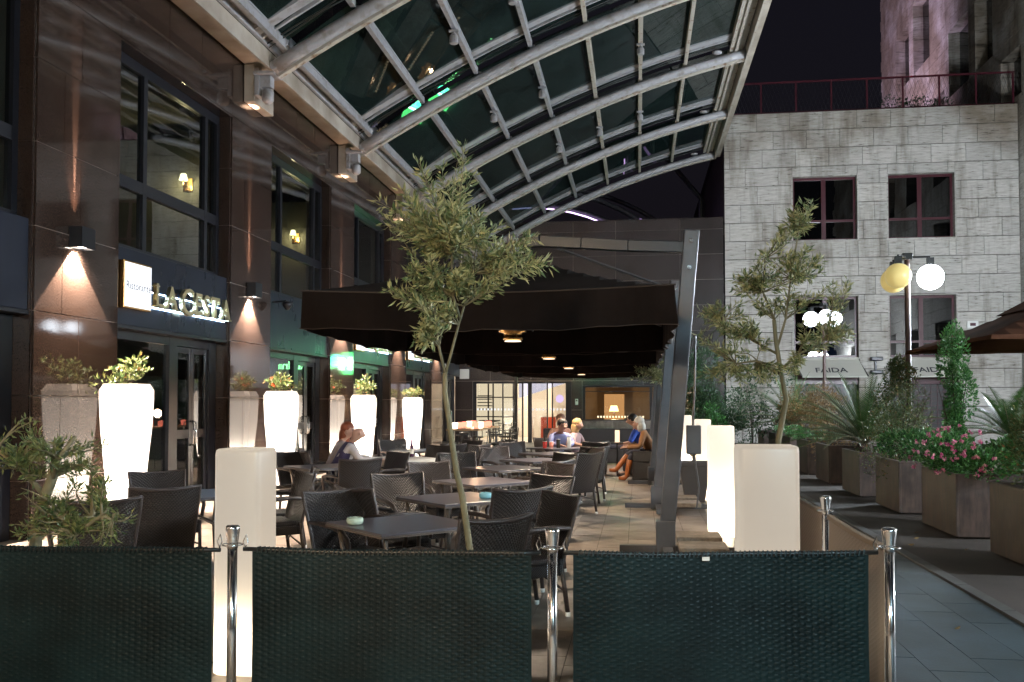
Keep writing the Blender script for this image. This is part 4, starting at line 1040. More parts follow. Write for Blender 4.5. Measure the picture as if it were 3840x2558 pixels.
for k, (x, y) in enumerate(POSTS):
    if pt is None:
        pt = thing('barrier_post', plab[k], 'post', (x, y, 0), 0, 'brushed steel barrier posts')
        part('shaft', MB().lathe([(.0235, .012), (.0235, .885)], seg=20), 'chrome', pt, smooth=True)
        hd_ = part('head', MB().lathe([(.025, .885), (.026, .9), (.030, .94), (.036, .985), (.035, .992), (.026, 1.0), (.01, 1.002)], seg=20), 'chrome', pt, smooth=True)
        part('collar_ring', MB().tube([(.05 * cos(a * pi / 8), .05 * sin(a * pi / 8), .905) for a in range(17)], .0035, 6), 'chrome', hd_, smooth=True)
        part('base_plate', MB().lathe([(.17, 0), (.17, .006), (.14, .014), (.03, .02)], seg=24), 'chrome', pt, smooth=True)
    else: copytree(pt, (x, y, 0), 0, plab[k])
slab_ = ['dark woven wicker screen at the left, in front of the left olive tree', 'dark woven wicker screen in the middle, in front of the nearest table', 'dark woven wicker screen at the right, in front of the widest column', 'woven wicker screen on the side run nearest the corner post, lit from inside', 'woven wicker screen further along the side run', 'farthest woven wicker screen along the footpath']
for k in range(6):
    a, b = Vector((*POSTS[k], 0)), Vector((*POSTS[k + 1], 0)); d = (b - a).normalized()
    woven_panel(a + d * .115, b - d * .115, .09, .88, slab_[k], 'screen_lit' if k > 2 else None)

part('tag', bx(0, .035, -.004, 0, 0, .018), 'glide', [o for o in bpy.data.objects if o.get('label') == slab_[2]][0], loc=(.60, -.012, .845))
# =====================================================================
# TABLES AND CHAIRS
# =====================================================================
def table(loc, label, rz=45):
    t = thing('cafe_table', label, 'table', loc, radians(rz), 'square dark cafe tables')
    part('tabletop', bx(-.41, .41, -.41, .41, .722, .74), 'table', t, bevel=.004)
    part('edge_band', MB().box(-.412, .412, -.412, -.405, .708, .7215).box(-.412, .412, .405, .412, .708, .7215).box(-.412, -.405, -.405, .405, .708, .7215).box(.405, .412, -.405, .405, .708, .7215), 'tabledge', t)
    for sx, sy in ((1, 1), (1, -1), (-1, 1), (-1, -1)):
        part('leg', MB().tube([(sx * .34, sy * .34, .705), (sx * .30, sy * .30, .4), (sx * .34, sy * .34, .0)], .016, 8), 'tabledge', t, smooth=True)
    part('brace', MB().tube([(-.3, -.3, .4), (0, 0, .56), (.3, .3, .4)], .010, 6).tube([(-.3, .3, .4), (0, 0, .56), (.3, -.3, .4)], .010, 6), 'tabledge', t, smooth=True)
    return t
T0 = table((-1.66, 6.43, 0), 'nearest square cafe table, with a pale ashtray, behind the middle screen')
TABS = [(-1.61, 8.2, 'second cafe table from the front, with a blue ashtray'), (-1.68, 10.0, 'third cafe table of the middle row, behind the blue ashtray table'), (-1.74, 12.05, 'fourth cafe table of the middle row'),
        (-1.5, 13.8, 'fifth cafe table of the middle row, with the first tan backed chair beside it'), (-1.45, 15.6, 'sixth cafe table of the middle row'), (-1.55, 17.5, 'cafe table with drinks where the blonde woman sits'),
        (-4.15, 8.2, 'cafe table at the left behind the tall cream column'), (-4.2, 12.0, 'cafe table in front of the embracing couple'), (-3.9, 16.3, 'cafe table before the third glowing planter'), (-3.2, 10.3, 'cafe table between the two rows, mostly hidden by chairs')]
for x, y, l in TABS[:-1]: copytree(T0, (x, y, 0), None, l)
# cloth-covered table of the couple
t = copytree(T0, (-3.65, 13.85, 0), None, 'table under a long pale cloth where the couple sit')
cl = MB(); n = 14; R_ = .42
pts = []
for i in range(4 * n):
    s_ = i // n; u = (i % n) / n * 2 - 1
    p = ((u, -1), (1, u), (-u, 1), (-1, -u))[s_]; pts.append(p)
for (rz_, z_, wv) in ((.43, .748, 0), (.45, .735, 0), (.47, .55, .02), (.5, .25, .045)):
    for i, p in enumerate(pts):
        k_ = rz_ + wv * sin(i * 1.7); cl.v.append((p[0] * k_, p[1] * k_, z_ - (0.1 if z_ < .3 and (abs(p[0]) > .9 and abs(p[1]) > .9) else 0)))
m_ = len(pts)
for r in range(3):
    for i in range(m_): cl.f.append((r * m_ + i, r * m_ + m_ + i, r * m_ + m_ + (i + 1) % m_, r * m_ + (i + 1) % m_))
cl.f.append(tuple(range(m_)))
part('tablecloth', cl, 'cloth', None, smooth=False, loc=(-3.65, 13.85, 0), rz=radians(45), label='long pale tablecloth hanging over the couple\'s table', category='tablecloth')

def make_chair():
    t = thing('wicker_chair', '', 'chair', (0, 0, 0), 0, 'dark wicker armchairs around the tables')
    # faces +y ; back at -y
    part('seat', bx(-.245, .245, -.22, .25, .395, .44), 'wick', t, bevel=.02)
    part('seat_apron', MB().box(-.25, .25, .225, .25, .31, .394).box(-.25, .25, -.235, -.21, .31, .394).box(-.25, -.225, -.21, .225, .31, .394).box(.225, .25, -.21, .225, .31, .394), 'wick', t, bevel=.005)
    bk = MB(); nx, nz = 10, 8
    def bp(i, j, off):
        u = -1 + 2 * i / nx; v = j / nz; w_ = .235 + .045 * v
        z = .34 + .53 * v + (.022 * u * u if j == nz else 0) - (.0 if j else 0)
        y = -.235 - .13 * v ** 1.4 - .055 * (1 - u * u) * (.3 + .7 * v) + off
        return (u * w_, y, z)
    for off in (0, -.022):
        n0 = len(bk.v)
        for j in range(nz + 1):
            for i in range(nx + 1): bk.v.append(bp(i, j, off))
        for j in range(nz):
            for i in range(nx):
                q = n0 + j * (nx + 1) + i; f = (q, q + 1, q + nx + 2, q + nx + 1); bk.f.append(f if off else f[::-1])
    part('backrest', bk, 'wick', t, smooth=True)
    rim = [bp(0, j, -.011) for j in range(nz + 1)] + [bp(i, nz, -.011) for i in range(1, nx)] + [bp(nx, j, -.011) for j in range(nz, -1, -1)]
    part('back_rim', MB().tube(rim, .0165, 6), 'wickrim', t, smooth=True)
    for s in (-1, 1):
        part('armrest', MB().tube([(s * .262, -.30, .66), (s * .285, -.15, .672), (s * .29, .05, .665), (s * .288, .18, .64), (s * .275, .235, .58), (s * .25, .24, .44)], [.016, .021, .023, .022, .02, .017], 8), 'wickrim', t, smooth=True)
        for y0_, y in ((.235, .245), (-.235, -.294)):
            lg = part('leg', MB().tube([(s * .235, y0_, .43), (s * .24, y, .03)], .018, 8), 'wickrim', t, smooth=True)
            part('glide', MB().lathe([(.016, 0), (.019, .005), (.019, .035)], (s * .24, y, 0), 8), 'glide', lg, smooth=True)
    part('stretcher', MB().tube([(-.24, .24, .2), (0, .2, .27), (.24, .24, .2)], .009, 6).tube([(-.238, -.26, .2), (0, -.22, .27), (.238, -.26, .2)], .009, 6), 'metal_leg', t, smooth=True)
    return t
proto = make_chair(); first_chair = [True]
def chair(bx_, by, face, label):
    """place by the spot under the backrest; face = heading in degrees (0 = +x)"""
    a = radians(face); x = bx_ + cos(a) * .3; y = by + sin(a) * .3
    rz = a - pi / 2
    if first_chair[0]:
        first_chair[0] = False; proto.location = (x, y, 0); proto.rotation_euler[2] = rz; proto['label'] = label; return proto
    return copytree(proto, (x, y, 0), rz, label)
R2_ = .72
def around(tx, ty, dirs, nm):
    H = {'NE': (1, 1, 225), 'NW': (-1, 1, -45), 'SE': (1, -1, 135), 'SW': (-1, -1, 45)}
    W_ = {'NE': 'far right side', 'NW': 'far left side', 'SE': 'near right side', 'SW': 'near left side'}
    for d in dirs:
        dx, dy, f = H[d]; chair(tx + dx * R2_ + random.uniform(-.04, .04), ty + dy * R2_ + random.uniform(-.04, .04), f + random.uniform(-8, 8), 'dark wicker armchair on the %s of %s' % (W_[d], nm))
chair(-.66, 7.12, 215, 'dark wicker armchair right of the nearest table, its lit inner back facing the camera')
around(-1.66, 6.43, ('NW', 'SE'), 'the nearest ashtray table')
chair(-.99, 7.62, 128, 'dark wicker armchair at the near right side of the blue ashtray table, seen from behind')
around(-1.61, 8.2, ('NE', 'SW', 'NW'), 'the blue ashtray table')
around(-1.68, 10.0, ('NE', 'NW'), 'the third table of the middle row')
chair(-1.02, 11.28, 142, 'tan lit wicker armchair seen from behind, nearest of the two on the open walkway')
around(-1.74, 12.05, ('NE', 'NW'), 'the fourth table of the middle row')
chair(-.75, 13.1, 140, 'dark wicker armchair seen from behind, second on the open walkway')
around(-1.5, 13.8, ('NE', 'NW'), 'the fifth table of the middle row')
around(-1.45, 15.6, ('NE', 'SE', 'NW'), 'the sixth table of the middle row')
around(-1.55, 17.5, ('SE',), 'the drinks table of the blonde woman')
around(-4.15, 8.2, ('NE', 'NW', ), 'the left table behind the tall column')
chair(-3.98, 7.35, 125, 'dark wicker armchair seen from behind, left of the tall cream column')
chair(-3.95, 6.35, 130, 'dark wicker armchair with curved rim at lower left beside the olive branch')
chair(-3.55, 9.55, 200, 'dark wicker armchair behind the one right of the tall column')
around(-4.2, 12.0, ('NE', 'SE', 'NW'), 'the table in front of the couple')
chair(-2.75, 12.9, 160, 'dark wicker armchair at the right of the cloth covered table, its side lit')
chair(-3.3, 14.9, 240, 'dark wicker armchair behind the cloth covered table')
around(-3.9, 16.3, ('SE', 'NE', 'NW'), 'the table before the third planter')
chair(-2.72, 15.4, 150, 'dark wicker armchair with a light seam, behind the couple\'s table')
chair(-2.45, 14.5, 170, 'dark wicker armchair pulled out between the two rows')
chair(-2.4, 17.0, 10, 'dark wicker armchair facing the drinks table')

# ashtrays
def ashtray(x, y, m, label):
    t = thing('ashtray', label, 'ashtray', (x, y, .74))
    part('bowl', MB().lathe([(.04, 0), (.055, .008), (.062, .028), (.055, .05), (.045, .052), (.04, .03), (.02, .026)], seg=18), m, t, smooth=True)
    part('lid_knob', MB().lathe([(.018, .03), (.02, .05), (.012, .058)], seg=10), m, t, smooth=True)
ashtray(-1.98, 6.30, 'ceramic', 'pale ceramic ashtray on the nearest table')
ashtray(-1.36, 8.18, mat('blue_glass_bowl', (.25, .50, .58), .15, emit=(.1, .3, .35), estr=.03), 'pale blue ashtray on the second table')  # faint glow put into the blue bowl
# glasses on the cloth table
wg = [(0, 0), (.035, 0), (.035, .004), (.004, .01), (.004, .09), (.03, .11), (.042, .15), (.036, .20), (.033, .2)]
for i, (x, y) in enumerate(((-3.55, 13.75), (-3.42, 13.8), (-3.5, 13.95), (-3.7, 13.98))):
    t = thing('wine_glass', ('wine glass nearest the man on the pale tablecloth', 'empty wine glass at the right end of the pale tablecloth', 'wine glass at the middle of the cloth', 'wine glass at the far side of the cloth')[i], 'wine glass', (x, y, .749), 0, 'wine glasses on the cloth table')
    part('bowl_and_stem', MB().lathe(wg, seg=14), 'glassware', t, smooth=True)
t = thing('pepper_mill', 'dark bottle standing on the pale tablecloth', 'bottle', (-3.52, 14.1, .749)); part('body', MB().lathe([(.035, 0), (.035, .16), (.015, .2), (.015, .27), (.02, .28)], seg=12), mat('plum_glass', (.08, .02, .06), .12), t, smooth=True); part('label', MB().lathe([(.0355, .05), (.0355, .12)], seg=12), 'white', t)
# drinks on the table by the walkway
for i, (x, y, h, c, l) in enumerate(((-1.75, 17.35, .12, (.6, .05, .04), 'red drink tumbler on the drinks table'), (-1.5, 17.4, .16, (.05, .04, .03), 'dark bottle on the drinks table'), (-1.3, 17.5, .2, (.9, .85, .75), 'white paper lamp shade holder on the drinks table'), (-1.65, 17.6, .1, (.85, .3, .2), 'small pink candle glass on the drinks table'))):
    t = thing('drink_glass', l, 'glass', (x, y, .74)); part('body', MB().lathe([(.035, 0), (.042, h)], seg=12), mat('drink%d' % i, c, .2, emit=c, estr=.05), t, smooth=True); part('rim', MB().lathe([(.043, h), (.043, h + .008)], seg=12), 'glide', t)  # faint glow of its own colour put into each piece

# high table with candle lights and bar stools near the entrance
t = thing('high_table', 'long high table with red candle glasses near the entrance', 'high table', (-3.1, 16.4, 0))
part('top', bx(-.35, .35, -1.5, 1.2, 1.02, 1.06), mat('light_wood', (.45, .3, .17), .5, noise=.3, nscale=8), t, bevel=.005)
for sx, sy in ((-.28, -1.4), (.28, -1.4), (-.28, 1.1), (.28, 1.1)): part('leg', MB().tube([(sx, sy, 1.02), (sx * 1.1, sy, 0)], .018, 6), 'black', t)
t.location = (-3.55, 20.0, 0)
cm = emis('candle_red', (1, .22, .14), .55); cw = emis('candle_white', (1, .8, .55), 1.3)
for i in range(9):
    x = -3.75 + .4 * (i % 2); y = 18.7 + i * .27
    o = thing('candle_glass', ('glowing white' if i % 3 == 0 else 'glowing red') + ' candle glass on the long high table, ' + ('nearest the viewer', 'second from the near end', 'third from the near end', 'fourth from the near end', 'at the middle', 'just past the middle', 'third from the far end', 'second from the far end', 'farthest from the viewer')[i], 'candle', (x, y, 1.06), 0, 'candle glasses on the high table')
    part('glass_cup', MB().lathe([(.05, 0), (.06, .12)], seg=12), cw if i % 3 == 0 else cm, o, smooth=True); part('foot', MB().lathe([(.04, -.0), (.04, .006)], seg=10), 'black', o)
point_light('candle_glow', (-3.55, 19.9, 1.35), 6, (1, .6, .35), .1, t)
bpy.data.objects['candle_glow'].location = (0, 0, 1.35)
def stool(x, y, label, first=[None]):
    if first[0]: return copytree(first[0], (x, y, 0), random.uniform(0, 3), label)
    s_ = thing('bar_stool', label, 'bar stool', (x, y, 0), 0, 'black metal bar stools by the entrance')
    part('seat', MB().lathe([(.18, .72), (.19, .74), (.18, .755)], seg=16), 'black', s_)
    for q in range(4):
        a = pi / 4 + q * pi / 2; part('leg', MB().tube([(cos(a) * .12, sin(a) * .12, .73), (cos(a) * .22, sin(a) * .22, 0)], .012, 6), 'black', s_)
    part('foot_ring', MB().tube([(.19 * cos(a * pi / 8), .19 * sin(a * pi / 8), .28) for a in range(17)], .009, 5), 'black', s_)
    part('back', MB().tube([(-.16, -.1, .74), (-.17, -.12, 1.02), (0, -.2, 1.04), (.17, -.12, 1.02), (.16, -.1, .74)], .011, 6).tube([(-.17, -.12, .9), (0, -.19, .91), (.17, -.12, .9)], .009, 5), 'black', s_)
    first[0] = s_; return s_
for i, (x, y) in enumerate(((-2.9, 19.0), (-2.85, 19.9), (-2.9, 20.8), (-4.0, 22.6), (-3.3, 23.0), (-4.6, 24.0), (-3.8, 24.6), (-4.9, 26.0), (-4.2, 26.4), (-3.6, 25.8))):
    stool(x, y, 'black metal bar stool ' + ('at the near end of the long high table' if i == 0 else 'beside the middle of the long high table' if i == 1 else 'at the far end of the long high table' if i == 2 else 'silhouetted against the bright entrance glass, ' + ('leftmost', 'second from the left', 'third of the group', 'fourth of the group', 'near the door post', 'behind the others', 'rightmost')[i - 3]))
for i, (x, y) in enumerate(((-4.2, 23.6), (-4.4, 27.2))):
    t = thing('bistro_table', ('round black high bistro table nearer the candle table', 'round black high bistro table nearer the entrance')[i], 'table', (x, y, 0)); part('top', MB().lathe([(.32, 1.04), (.33, 1.055), (.32, 1.07)], seg=20), 'black', t); part('stem', MB().lathe([(.03, .02), (.03, 1.04)], seg=10), 'black', t); part('base', MB().lathe([(.24, 0), (.24, .012), (.04, .03)], seg=20), 'black', t)
# entrance side post (umbrella post at the far end)
t = thing('sliding_door_post', 'thin dark post standing in front of the hotel entrance', 'post', (-3.9, 29.4, 0)); part('shaft', bx(-.05, .05, -.04, .04, .02, 2.6), 'black', t); part('foot', bx(-.12, .12, -.12, .12, 0, .02), 'chrome', t)
# dark high-back sofa line under the bar window and lounge armchairs
t = thing('wicker_sofa', 'long dark wicker sofa in front of the stone sill', 'sofa', (-.9, 24.0, 0)); part('base', bx(-1.6, 1.6, -.4, .4, .05, .42), 'wick', t, bevel=.03); part('backrest', bx(-1.6, 1.6, .3, .42, .42, .92), 'wick', t, bevel=.03); part('cushion', bx(-1.5, 1.5, -.38, .28, .42, .52), 'denim', t, bevel=.03)
def lounge(x, y, rz, label):
    t = thing('lounge_armchair', label, 'armchair', (x, y, 0), radians(rz), 'boxy wicker lounge armchairs')
    part('base', bx(-.36, .36, -.36, .36, .04, .40), 'wick', t, bevel=.02); part('backrest', bx(-.36, .36, -.40, -.28, .40, .84), 'wick', t, bevel=.02)
    part('armrest', bx(-.36, -.26, -.27, .36, .40, .62), 'wick', t, bevel=.02); part('armrest', bx(.26, .36, -.27, .36, .40, .62), 'wick', t, bevel=.02); part('cushion', bx(-.25, .25, -.27, .34, .40, .48), 'denim', t, bevel=.02)
lounge(.24, 19.1, 90, 'boxy brown wicker armchair where the grey-haired woman sits')
lounge(.15, 20.3, 90, 'boxy wicker armchair where the man in the blue shirt sits')
lounge(-1.05, 20.4, -90, 'boxy dark wicker armchair facing the man in the blue shirt')
# =====================================================================
# PEOPLE
# =====================================================================
def skin_obj(name, J, E_, m, parent, grow=0, sub=1, keep=None):
    names = [k for k in J if keep is None or k in keep]; idx = {k: i for i, k in enumerate(names)}
    me = bpy.data.meshes.new(name)
    me.from_pydata([J[k][0] for k in names], [(idx[a], idx[b]) for a, b in E_ if a in idx and b in idx], []); me.materials.append(M[m] if isinstance(m, str) else m)
    o = ob(name, me, parent)
    md = o.modifiers.new('skin', 'SKIN'); md.use_smooth_shade = True; md.branch_smoothing = .4
    if not me.skin_vertices: me.attributes  # noqa
    for i, k in enumerate(names):
        r = J[k][1] * (1 + grow) + (.008 if grow else 0)
        me.skin_vertices[0].data[i].radius = (r * (J[k][2] if len(J[k]) > 2 else 1), r)
    me.skin_vertices[0].data[0].use_root = True
    s_ = o.modifiers.new('sub', 'SUBSURF'); s_.levels = sub; s_.render_levels = sub
    return o
def ensure_skin(me): pass
EDGES = [('pel', 'wai'), ('wai', 'che'), ('che', 'nb'), ('nb', 'nk'), ('nk', 'hl'), ('hl', 'hm'), ('hm', 'ht'), ('hl', 'nose')]
for s_ in 'lr':
    EDGES += [('che', 'sh' + s_), ('sh' + s_, 'el' + s_), ('el' + s_, 'wr' + s_), ('wr' + s_, 'pa' + s_), ('pel', 'hi' + s_), ('hi' + s_, 'kn' + s_), ('kn' + s_, 'an' + s_), ('an' + s_, 'to' + s_)]
    for q in range(4): EDGES.append(('pa' + s_, 'f%d' % q + s_))
    EDGES.append(('wr' + s_, 'th' + s_))
def person(label, loc, head_deg, lean, hair, top, hairlen=0, bald=False, arms=None, legs=None, trousers='denim', sleeves='long', vest=None, boots=None, turn=0, tall=1.0):
    t = thing('person', label, 'person', loc, radians(head_deg - 90))
    def P(x, y, z):    # lean the upper body forward about the hips
        dz = z - .5; a = lean * min(1, dz / .3)
        return Vector((x, y + dz * sin(a), .5 + dz * cos(a)))
    J = {'pel': (P(0, -.02, .53), .14, 1.15), 'wai': (P(0, 0, .72), .118, 1.15), 'che': (P(0, .0, .95), .13, 1.2), 'nb': (P(0, .0, 1.07), .06), 'nk': (P(0, .02, 1.12), .052)}
    hc = P(0, .05, 1.24); dr = Vector((sin(turn), cos(turn), 0))
    J['hl'] = (hc + Vector((0, 0, -.06)) + dr * .015, .085); J['hm'] = (hc + Vector((0, 0, .015)) - dr * .01, .118); J['ht'] = (hc + Vector((0, 0, .085)) - dr * .02, .088)
    J['nose'] = (hc + Vector((0, 0, -.02)) + dr * .112, .014)
    arms = arms or {'l': ((-.25, .14, .84), (-.12, .38, .78)), 'r': ((.25, .14, .84), (.12, .38, .78))}
    legs = legs or {'l': ((-.12, .42, .52), (-.12, .42, .09)), 'r': ((.12, .42, .52), (.12, .44, .09))}
    for s_, sg in (('l', -1), ('r', 1)):
        J['sh' + s_] = (P(sg * .17, 0, 1.02), .062)
        e, w_ = Vector(arms[s_][0]), Vector(arms[s_][1]); J['el' + s_] = (e, .044); J['wr' + s_] = (w_, .027)
        d = (w_ - e).normalized(); J['pa' + s_] = (w_ + d * .06, .026, 1.3); side = d.cross(Vector((0, 0, 1))).normalized()
        for q in range(4): J['f%d' % q + s_] = (w_ + d * (.145 - .012 * abs(q - 1.3)) + side * (q - 1.5) * .02 + Vector((0, 0, -.018)), .008)
        J['th' + s_] = (w_ + d * .075 - side * sg * .045 + Vector((0, 0, -.006)), .009)
        k_, a_ = Vector(legs[s_][0]), Vector(legs[s_][1]); J['hi' + s_] = (Vector((sg * .09, .04, .51)), .088); J['kn' + s_] = (k_, .06); J['an' + s_] = (a_, .038)
        fd = Vector((0, 1, 0)); J['to' + s_] = (a_ + fd * .15 + Vector((0, 0, -.05)), .032, 1.3)
    skin_obj('body', J, EDGES, 'skin', t)
    up = {'pel', 'wai', 'che', 'nb', 'shl', 'shr', 'ell', 'elr'} | ({'wrl', 'wrr'} if sleeves == 'long' else set())
    E2 = [e for e in EDGES]
    tm = mat('shirt_cloth', top, .8, bump=.25, bscale=14)
    skin_obj('shirt', {k: (v[0], v[1] * (1.0 if k != 'nb' else 1.1), *v[2:]) for k, v in J.items()}, E2, tm, t, .12, keep=up)
    if vest: skin_obj('waistcoat', J, E2, mat('vest_cloth', vest, .7, bump=.2, bscale=10), t, .22, keep={'pel', 'wai', 'che', 'nb', 'shl', 'shr'})
    skin_obj('trousers', J, E2, trousers if isinstance(trousers, str) else mat('trouser_cloth', trousers, .8), t, .12, keep={'pel', 'hil', 'hir', 'knl', 'knr', 'anl', 'anr'})
    bm_ = mat('shoe_leather', boots or (.03, .02, .02), .4)
    for s_ in 'lr':
        k_, a_, o_ = J['kn' + s_][0], J['an' + s_][0], J['to' + s_][0]
        if boots: part('boot', MB().tube([a_.lerp(k_, .78), a_.lerp(k_, .4), a_, a_ + Vector((0, .05, -.05)), o_ + Vector((0, .02, -.0))], [.066, .06, .05, .048, .036], 10), bm_, t, smooth=True)
        else: part('shoe', MB().tube([a_ + Vector((0, -.04, -.03)), a_ + Vector((0, .05, -.045)), o_ + Vector((0, .02, 0))], [.04, .048, .034], 10), bm_, t, smooth=True)
    h = MB(); h.sphere(tuple(hc + Vector((0, 0, .045)) - dr * .034), .108, 14, 9, (.98, 1.02, .92 if not bald else .1))
    hm_ = mat('hair', hair, .55, bump=.5, bscale=70)
    if bald:
        h = MB(); h.sphere(tuple(hc - dr * .03 + Vector((0, 0, -.045))), .094, 14, 8, (1.02, 1, .28))
    if hairlen:
        h.tube([hc - dr * .03 + Vector((0, 0, .05)), hc - dr * .07 + Vector((0, 0, -.06)), hc - dr * .09 + Vector((0, 0, -.15)), hc - dr * .10 + Vector((0, 0, -.15 - hairlen))], [.09, .10, .085, .04], 10)
    if not bald: part('hair', h, hm_, t, smooth=True)
    sd = Vector((dr.y, -dr.x, 0))
    for sg in (-1, 1):
        part('eye', MB().sphere(tuple(hc + dr * .082 + sd * sg * .034 + Vector((0, 0, .012))), .0095, 8, 6), 'ink', t); part('ear', MB().sphere(tuple(hc + sd * sg * .093 + Vector((0, 0, -.01))), .022, 8, 6, (.5, .8, 1.2)), 'skin', t, smooth=True)
    part('mouth', MB().sphere(tuple(hc + dr * .088 + Vector((0, 0, -.055))), .014, 8, 6, (1.2, .8, .35)), 'maroon', t)
    t.scale = (tall,) * 3
    return t
person('bald man in a dark purple waistcoat and pale shirt leaning over the cloth table', (-4.42, 13.12, 0), 32, .42, (.12, .07, .05), (.55, .5, .48), bald=True, vest=(.035, .022, .07), arms={'l': ((-.24, .34, .80), (-.05, .56, .79)), 'r': ((.27, .30, .78), (.16, .62, .78))}, tall=.97)
person('woman with long auburn hair behind the bald man', (-4.62, 13.52, 0), 20, .30, (.22, .05, .015), (.3, .25, .25), hairlen=.22, turn=.5, tall=.97)
person('man with short dark hair in a light blue shirt bending over the drinks table', (-1.62, 18.15, 0), -60, .42, (.02, .015, .012), (.22, .24, .42), sleeves='long', arms={'l': ((-.25, .28, .82), (-.1, .48, .79)), 'r': ((.25, .28, .82), (.1, .46, .79))}, tall=.98)
person('blonde long-haired woman in a pale pink top in profile at the drinks table', (-1.30, 18.4, 0), -20, .12, (.42, .28, .12), (.36, .24, .24), hairlen=.16, sleeves='short', tall=.94)
person('person with brown hair half hidden behind the man in light blue', (-1.66, 19.7, 0), -80, .2, (.10, .05, .03), (.3, .16, .12), tall=1.0)
person('dark-haired man in a bright blue t-shirt leaning forward in a lounge chair', (.16, 20.1, 0), 172, .36, (.015, .012, .01), (.02, .07, .40), sleeves='short', arms={'l': ((-.26, .30, .72), (-.06, .50, .70)), 'r': ((.26, .30, .72), (.06, .50, .70))}, tall=1.02)
person('grey-haired woman in a brown jacket and orange-brown boots in the wicker armchair', (.28, 19.1, 0), 178, .34, (.5, .48, .42), (.22, .10, .035), hairlen=.01, boots=(.36, .11, .03), arms={'l': ((-.28, .24, .72), (-.2, .52, .70)), 'r': ((.28, .24, .72), (.1, .52, .72))}, legs={'l': ((-.12, .44, .54), (-.1, .52, .10)), 'r': ((.12, .46, .58), (-.02, .72, .26))}, tall=.98)
chair(-4.72, 12.86, 32, 'dark wicker armchair the bald man sits on'); chair(-4.98, 13.42, 20, 'dark wicker armchair of the auburn-haired woman')
chair(-1.8, 18.45, -60, 'dark wicker armchair of the man in light blue'); chair(-1.68, 18.5, -20, 'dark wicker armchair of the blonde woman')
chair(-1.7, 20.0, -80, 'dark wicker armchair of the half hidden person')
t = thing('drink_carafe', 'tall candle glass on a stand in front of the man in blue', 'candle holder', (-.45, 20.1, 0)); part('stand', MB().lathe([(.12, 0), (.02, .02), (.02, .7), (.14, .72), (.14, .74)], seg=14), 'black', t); part('glass', MB().lathe([(.05, .74), (.05, 1.0)], seg=12), emis('lit_holder', (1, .7, .45), .3), t)

# =====================================================================
# OLIVE TREES
# =====================================================================
def olive(name_label, trunk, forks, clusters, nleaf, L, W, m, seed, pot=True, r0=.022, base=None, nbr=60):
    random.seed(seed)
    b = Vector(base or trunk[0]); tr = [Vector(p) - b for p in trunk]
    t = thing('olive_tree', name_label, 'tree', tuple(b))
    n = len(tr); wd = MB(); wd.tube(tr, [r0 * (1 - .45 * i / n) for i in range(n)], 9)
    nodes = [tr[-1], tr[-2]]
    for f in forks:
        fp = [Vector(p) - b for p in f]; wd.tube(fp, [r0 * .42 * (1 - .55 * i / len(fp)) for i in range(len(fp))], 7); nodes += fp[1:]
    lo_ = [min(c[0][q] - c[1][q] for c in clusters) for q in range(3)]; hi_ = [max(c[0][q] + c[1][q] for c in clusters) for q in range(3)]
    clusters = list(clusters)
    wsum = sum(c[3] for c in clusters)
    for c in list(clusters):
        for _ in range(2):
            v = Vector((random.gauss(0, 1), random.gauss(0, 1), random.gauss(0, 1))).normalized()
            q = Vector(c[0]) + Vector((v.x * c[1][0], v.y * c[1][1], v.z * c[1][2])) * 1.12
            clusters.append((tuple(q), (.06, .06, .05), 1, wsum * .018))
    lf = MB(); tot = sum(c[3] for c in clusters)
    for (cx, cy, cz), r3, dens, wgt in [(c[0], c[1], c[2], c[3]) for c in clusters]:
        c = Vector((cx, cy, cz)) - b; nb = max(3, int(nbr * wgt / tot)); per = max(6, int(nleaf * wgt / tot / nb))
        for _ in range(nb):
            v = Vector((random.gauss(0, 1), random.gauss(0, 1), random.gauss(0, 1))).normalized() * random.random() ** .45
            e = c + Vector((v.x * r3[0], v.y * r3[1], v.z * r3[2]))
            s_ = min(nodes, key=lambda q: (q - e).length + (0.25 if q.z > e.z else 0) + random.random() * .08)
            mid = (s_ + e) / 2 + Vector((random.gauss(0, .03), random.gauss(0, .03), random.gauss(.02, .03)))
            P_ = [s_ * (1 - u) ** 2 + mid * 2 * u * (1 - u) + e * u * u for u in [i / 8 for i in range(9)]]
            wd.tube(P_, [r0 * .22, r0 * .2, r0 * .18, r0 * .15, r0 * .13, r0 * .11, r0 * .09, r0 * .07, r0 * .05], 4, cap=False)
            ax = (P_[-1] - P_[-3]).normalized()
            for q in range(per):
                u = 1 - (random.random() ** 1.1) * .72; i = min(7, int(u * 8)); p = P_[i].lerp(P_[i + 1], u * 8 - i)
                side = Vector((random.gauss(0, 1), random.gauss(0, 1), random.gauss(0, 1))); side = (side - ax * side.dot(ax)).normalized()
                p = p + side * random.uniform(0, .02)
                leaf_mesh(lf, p, ax * random.uniform(.3, 1.1) + side + Vector((0, 0, random.uniform(-.1, .35))), L * random.uniform(.65, 1.25), W * random.uniform(.8, 1.2))
    part('trunk', wd, 'bark', t, smooth=True)
    part('crown', lf, m, t)
    if pot:
        p = MB(); p.lathe([(.17, 0), (.22, .36), (.235, .36), (.235, .41), (.2, .41), (.2, .36)], seg=20); pp = part('pot', p, 'stoneware', t, smooth=False); part('soil', MB().lathe([(.2, .34), (.2, .37)], seg=18), 'soil', pp)
    return t
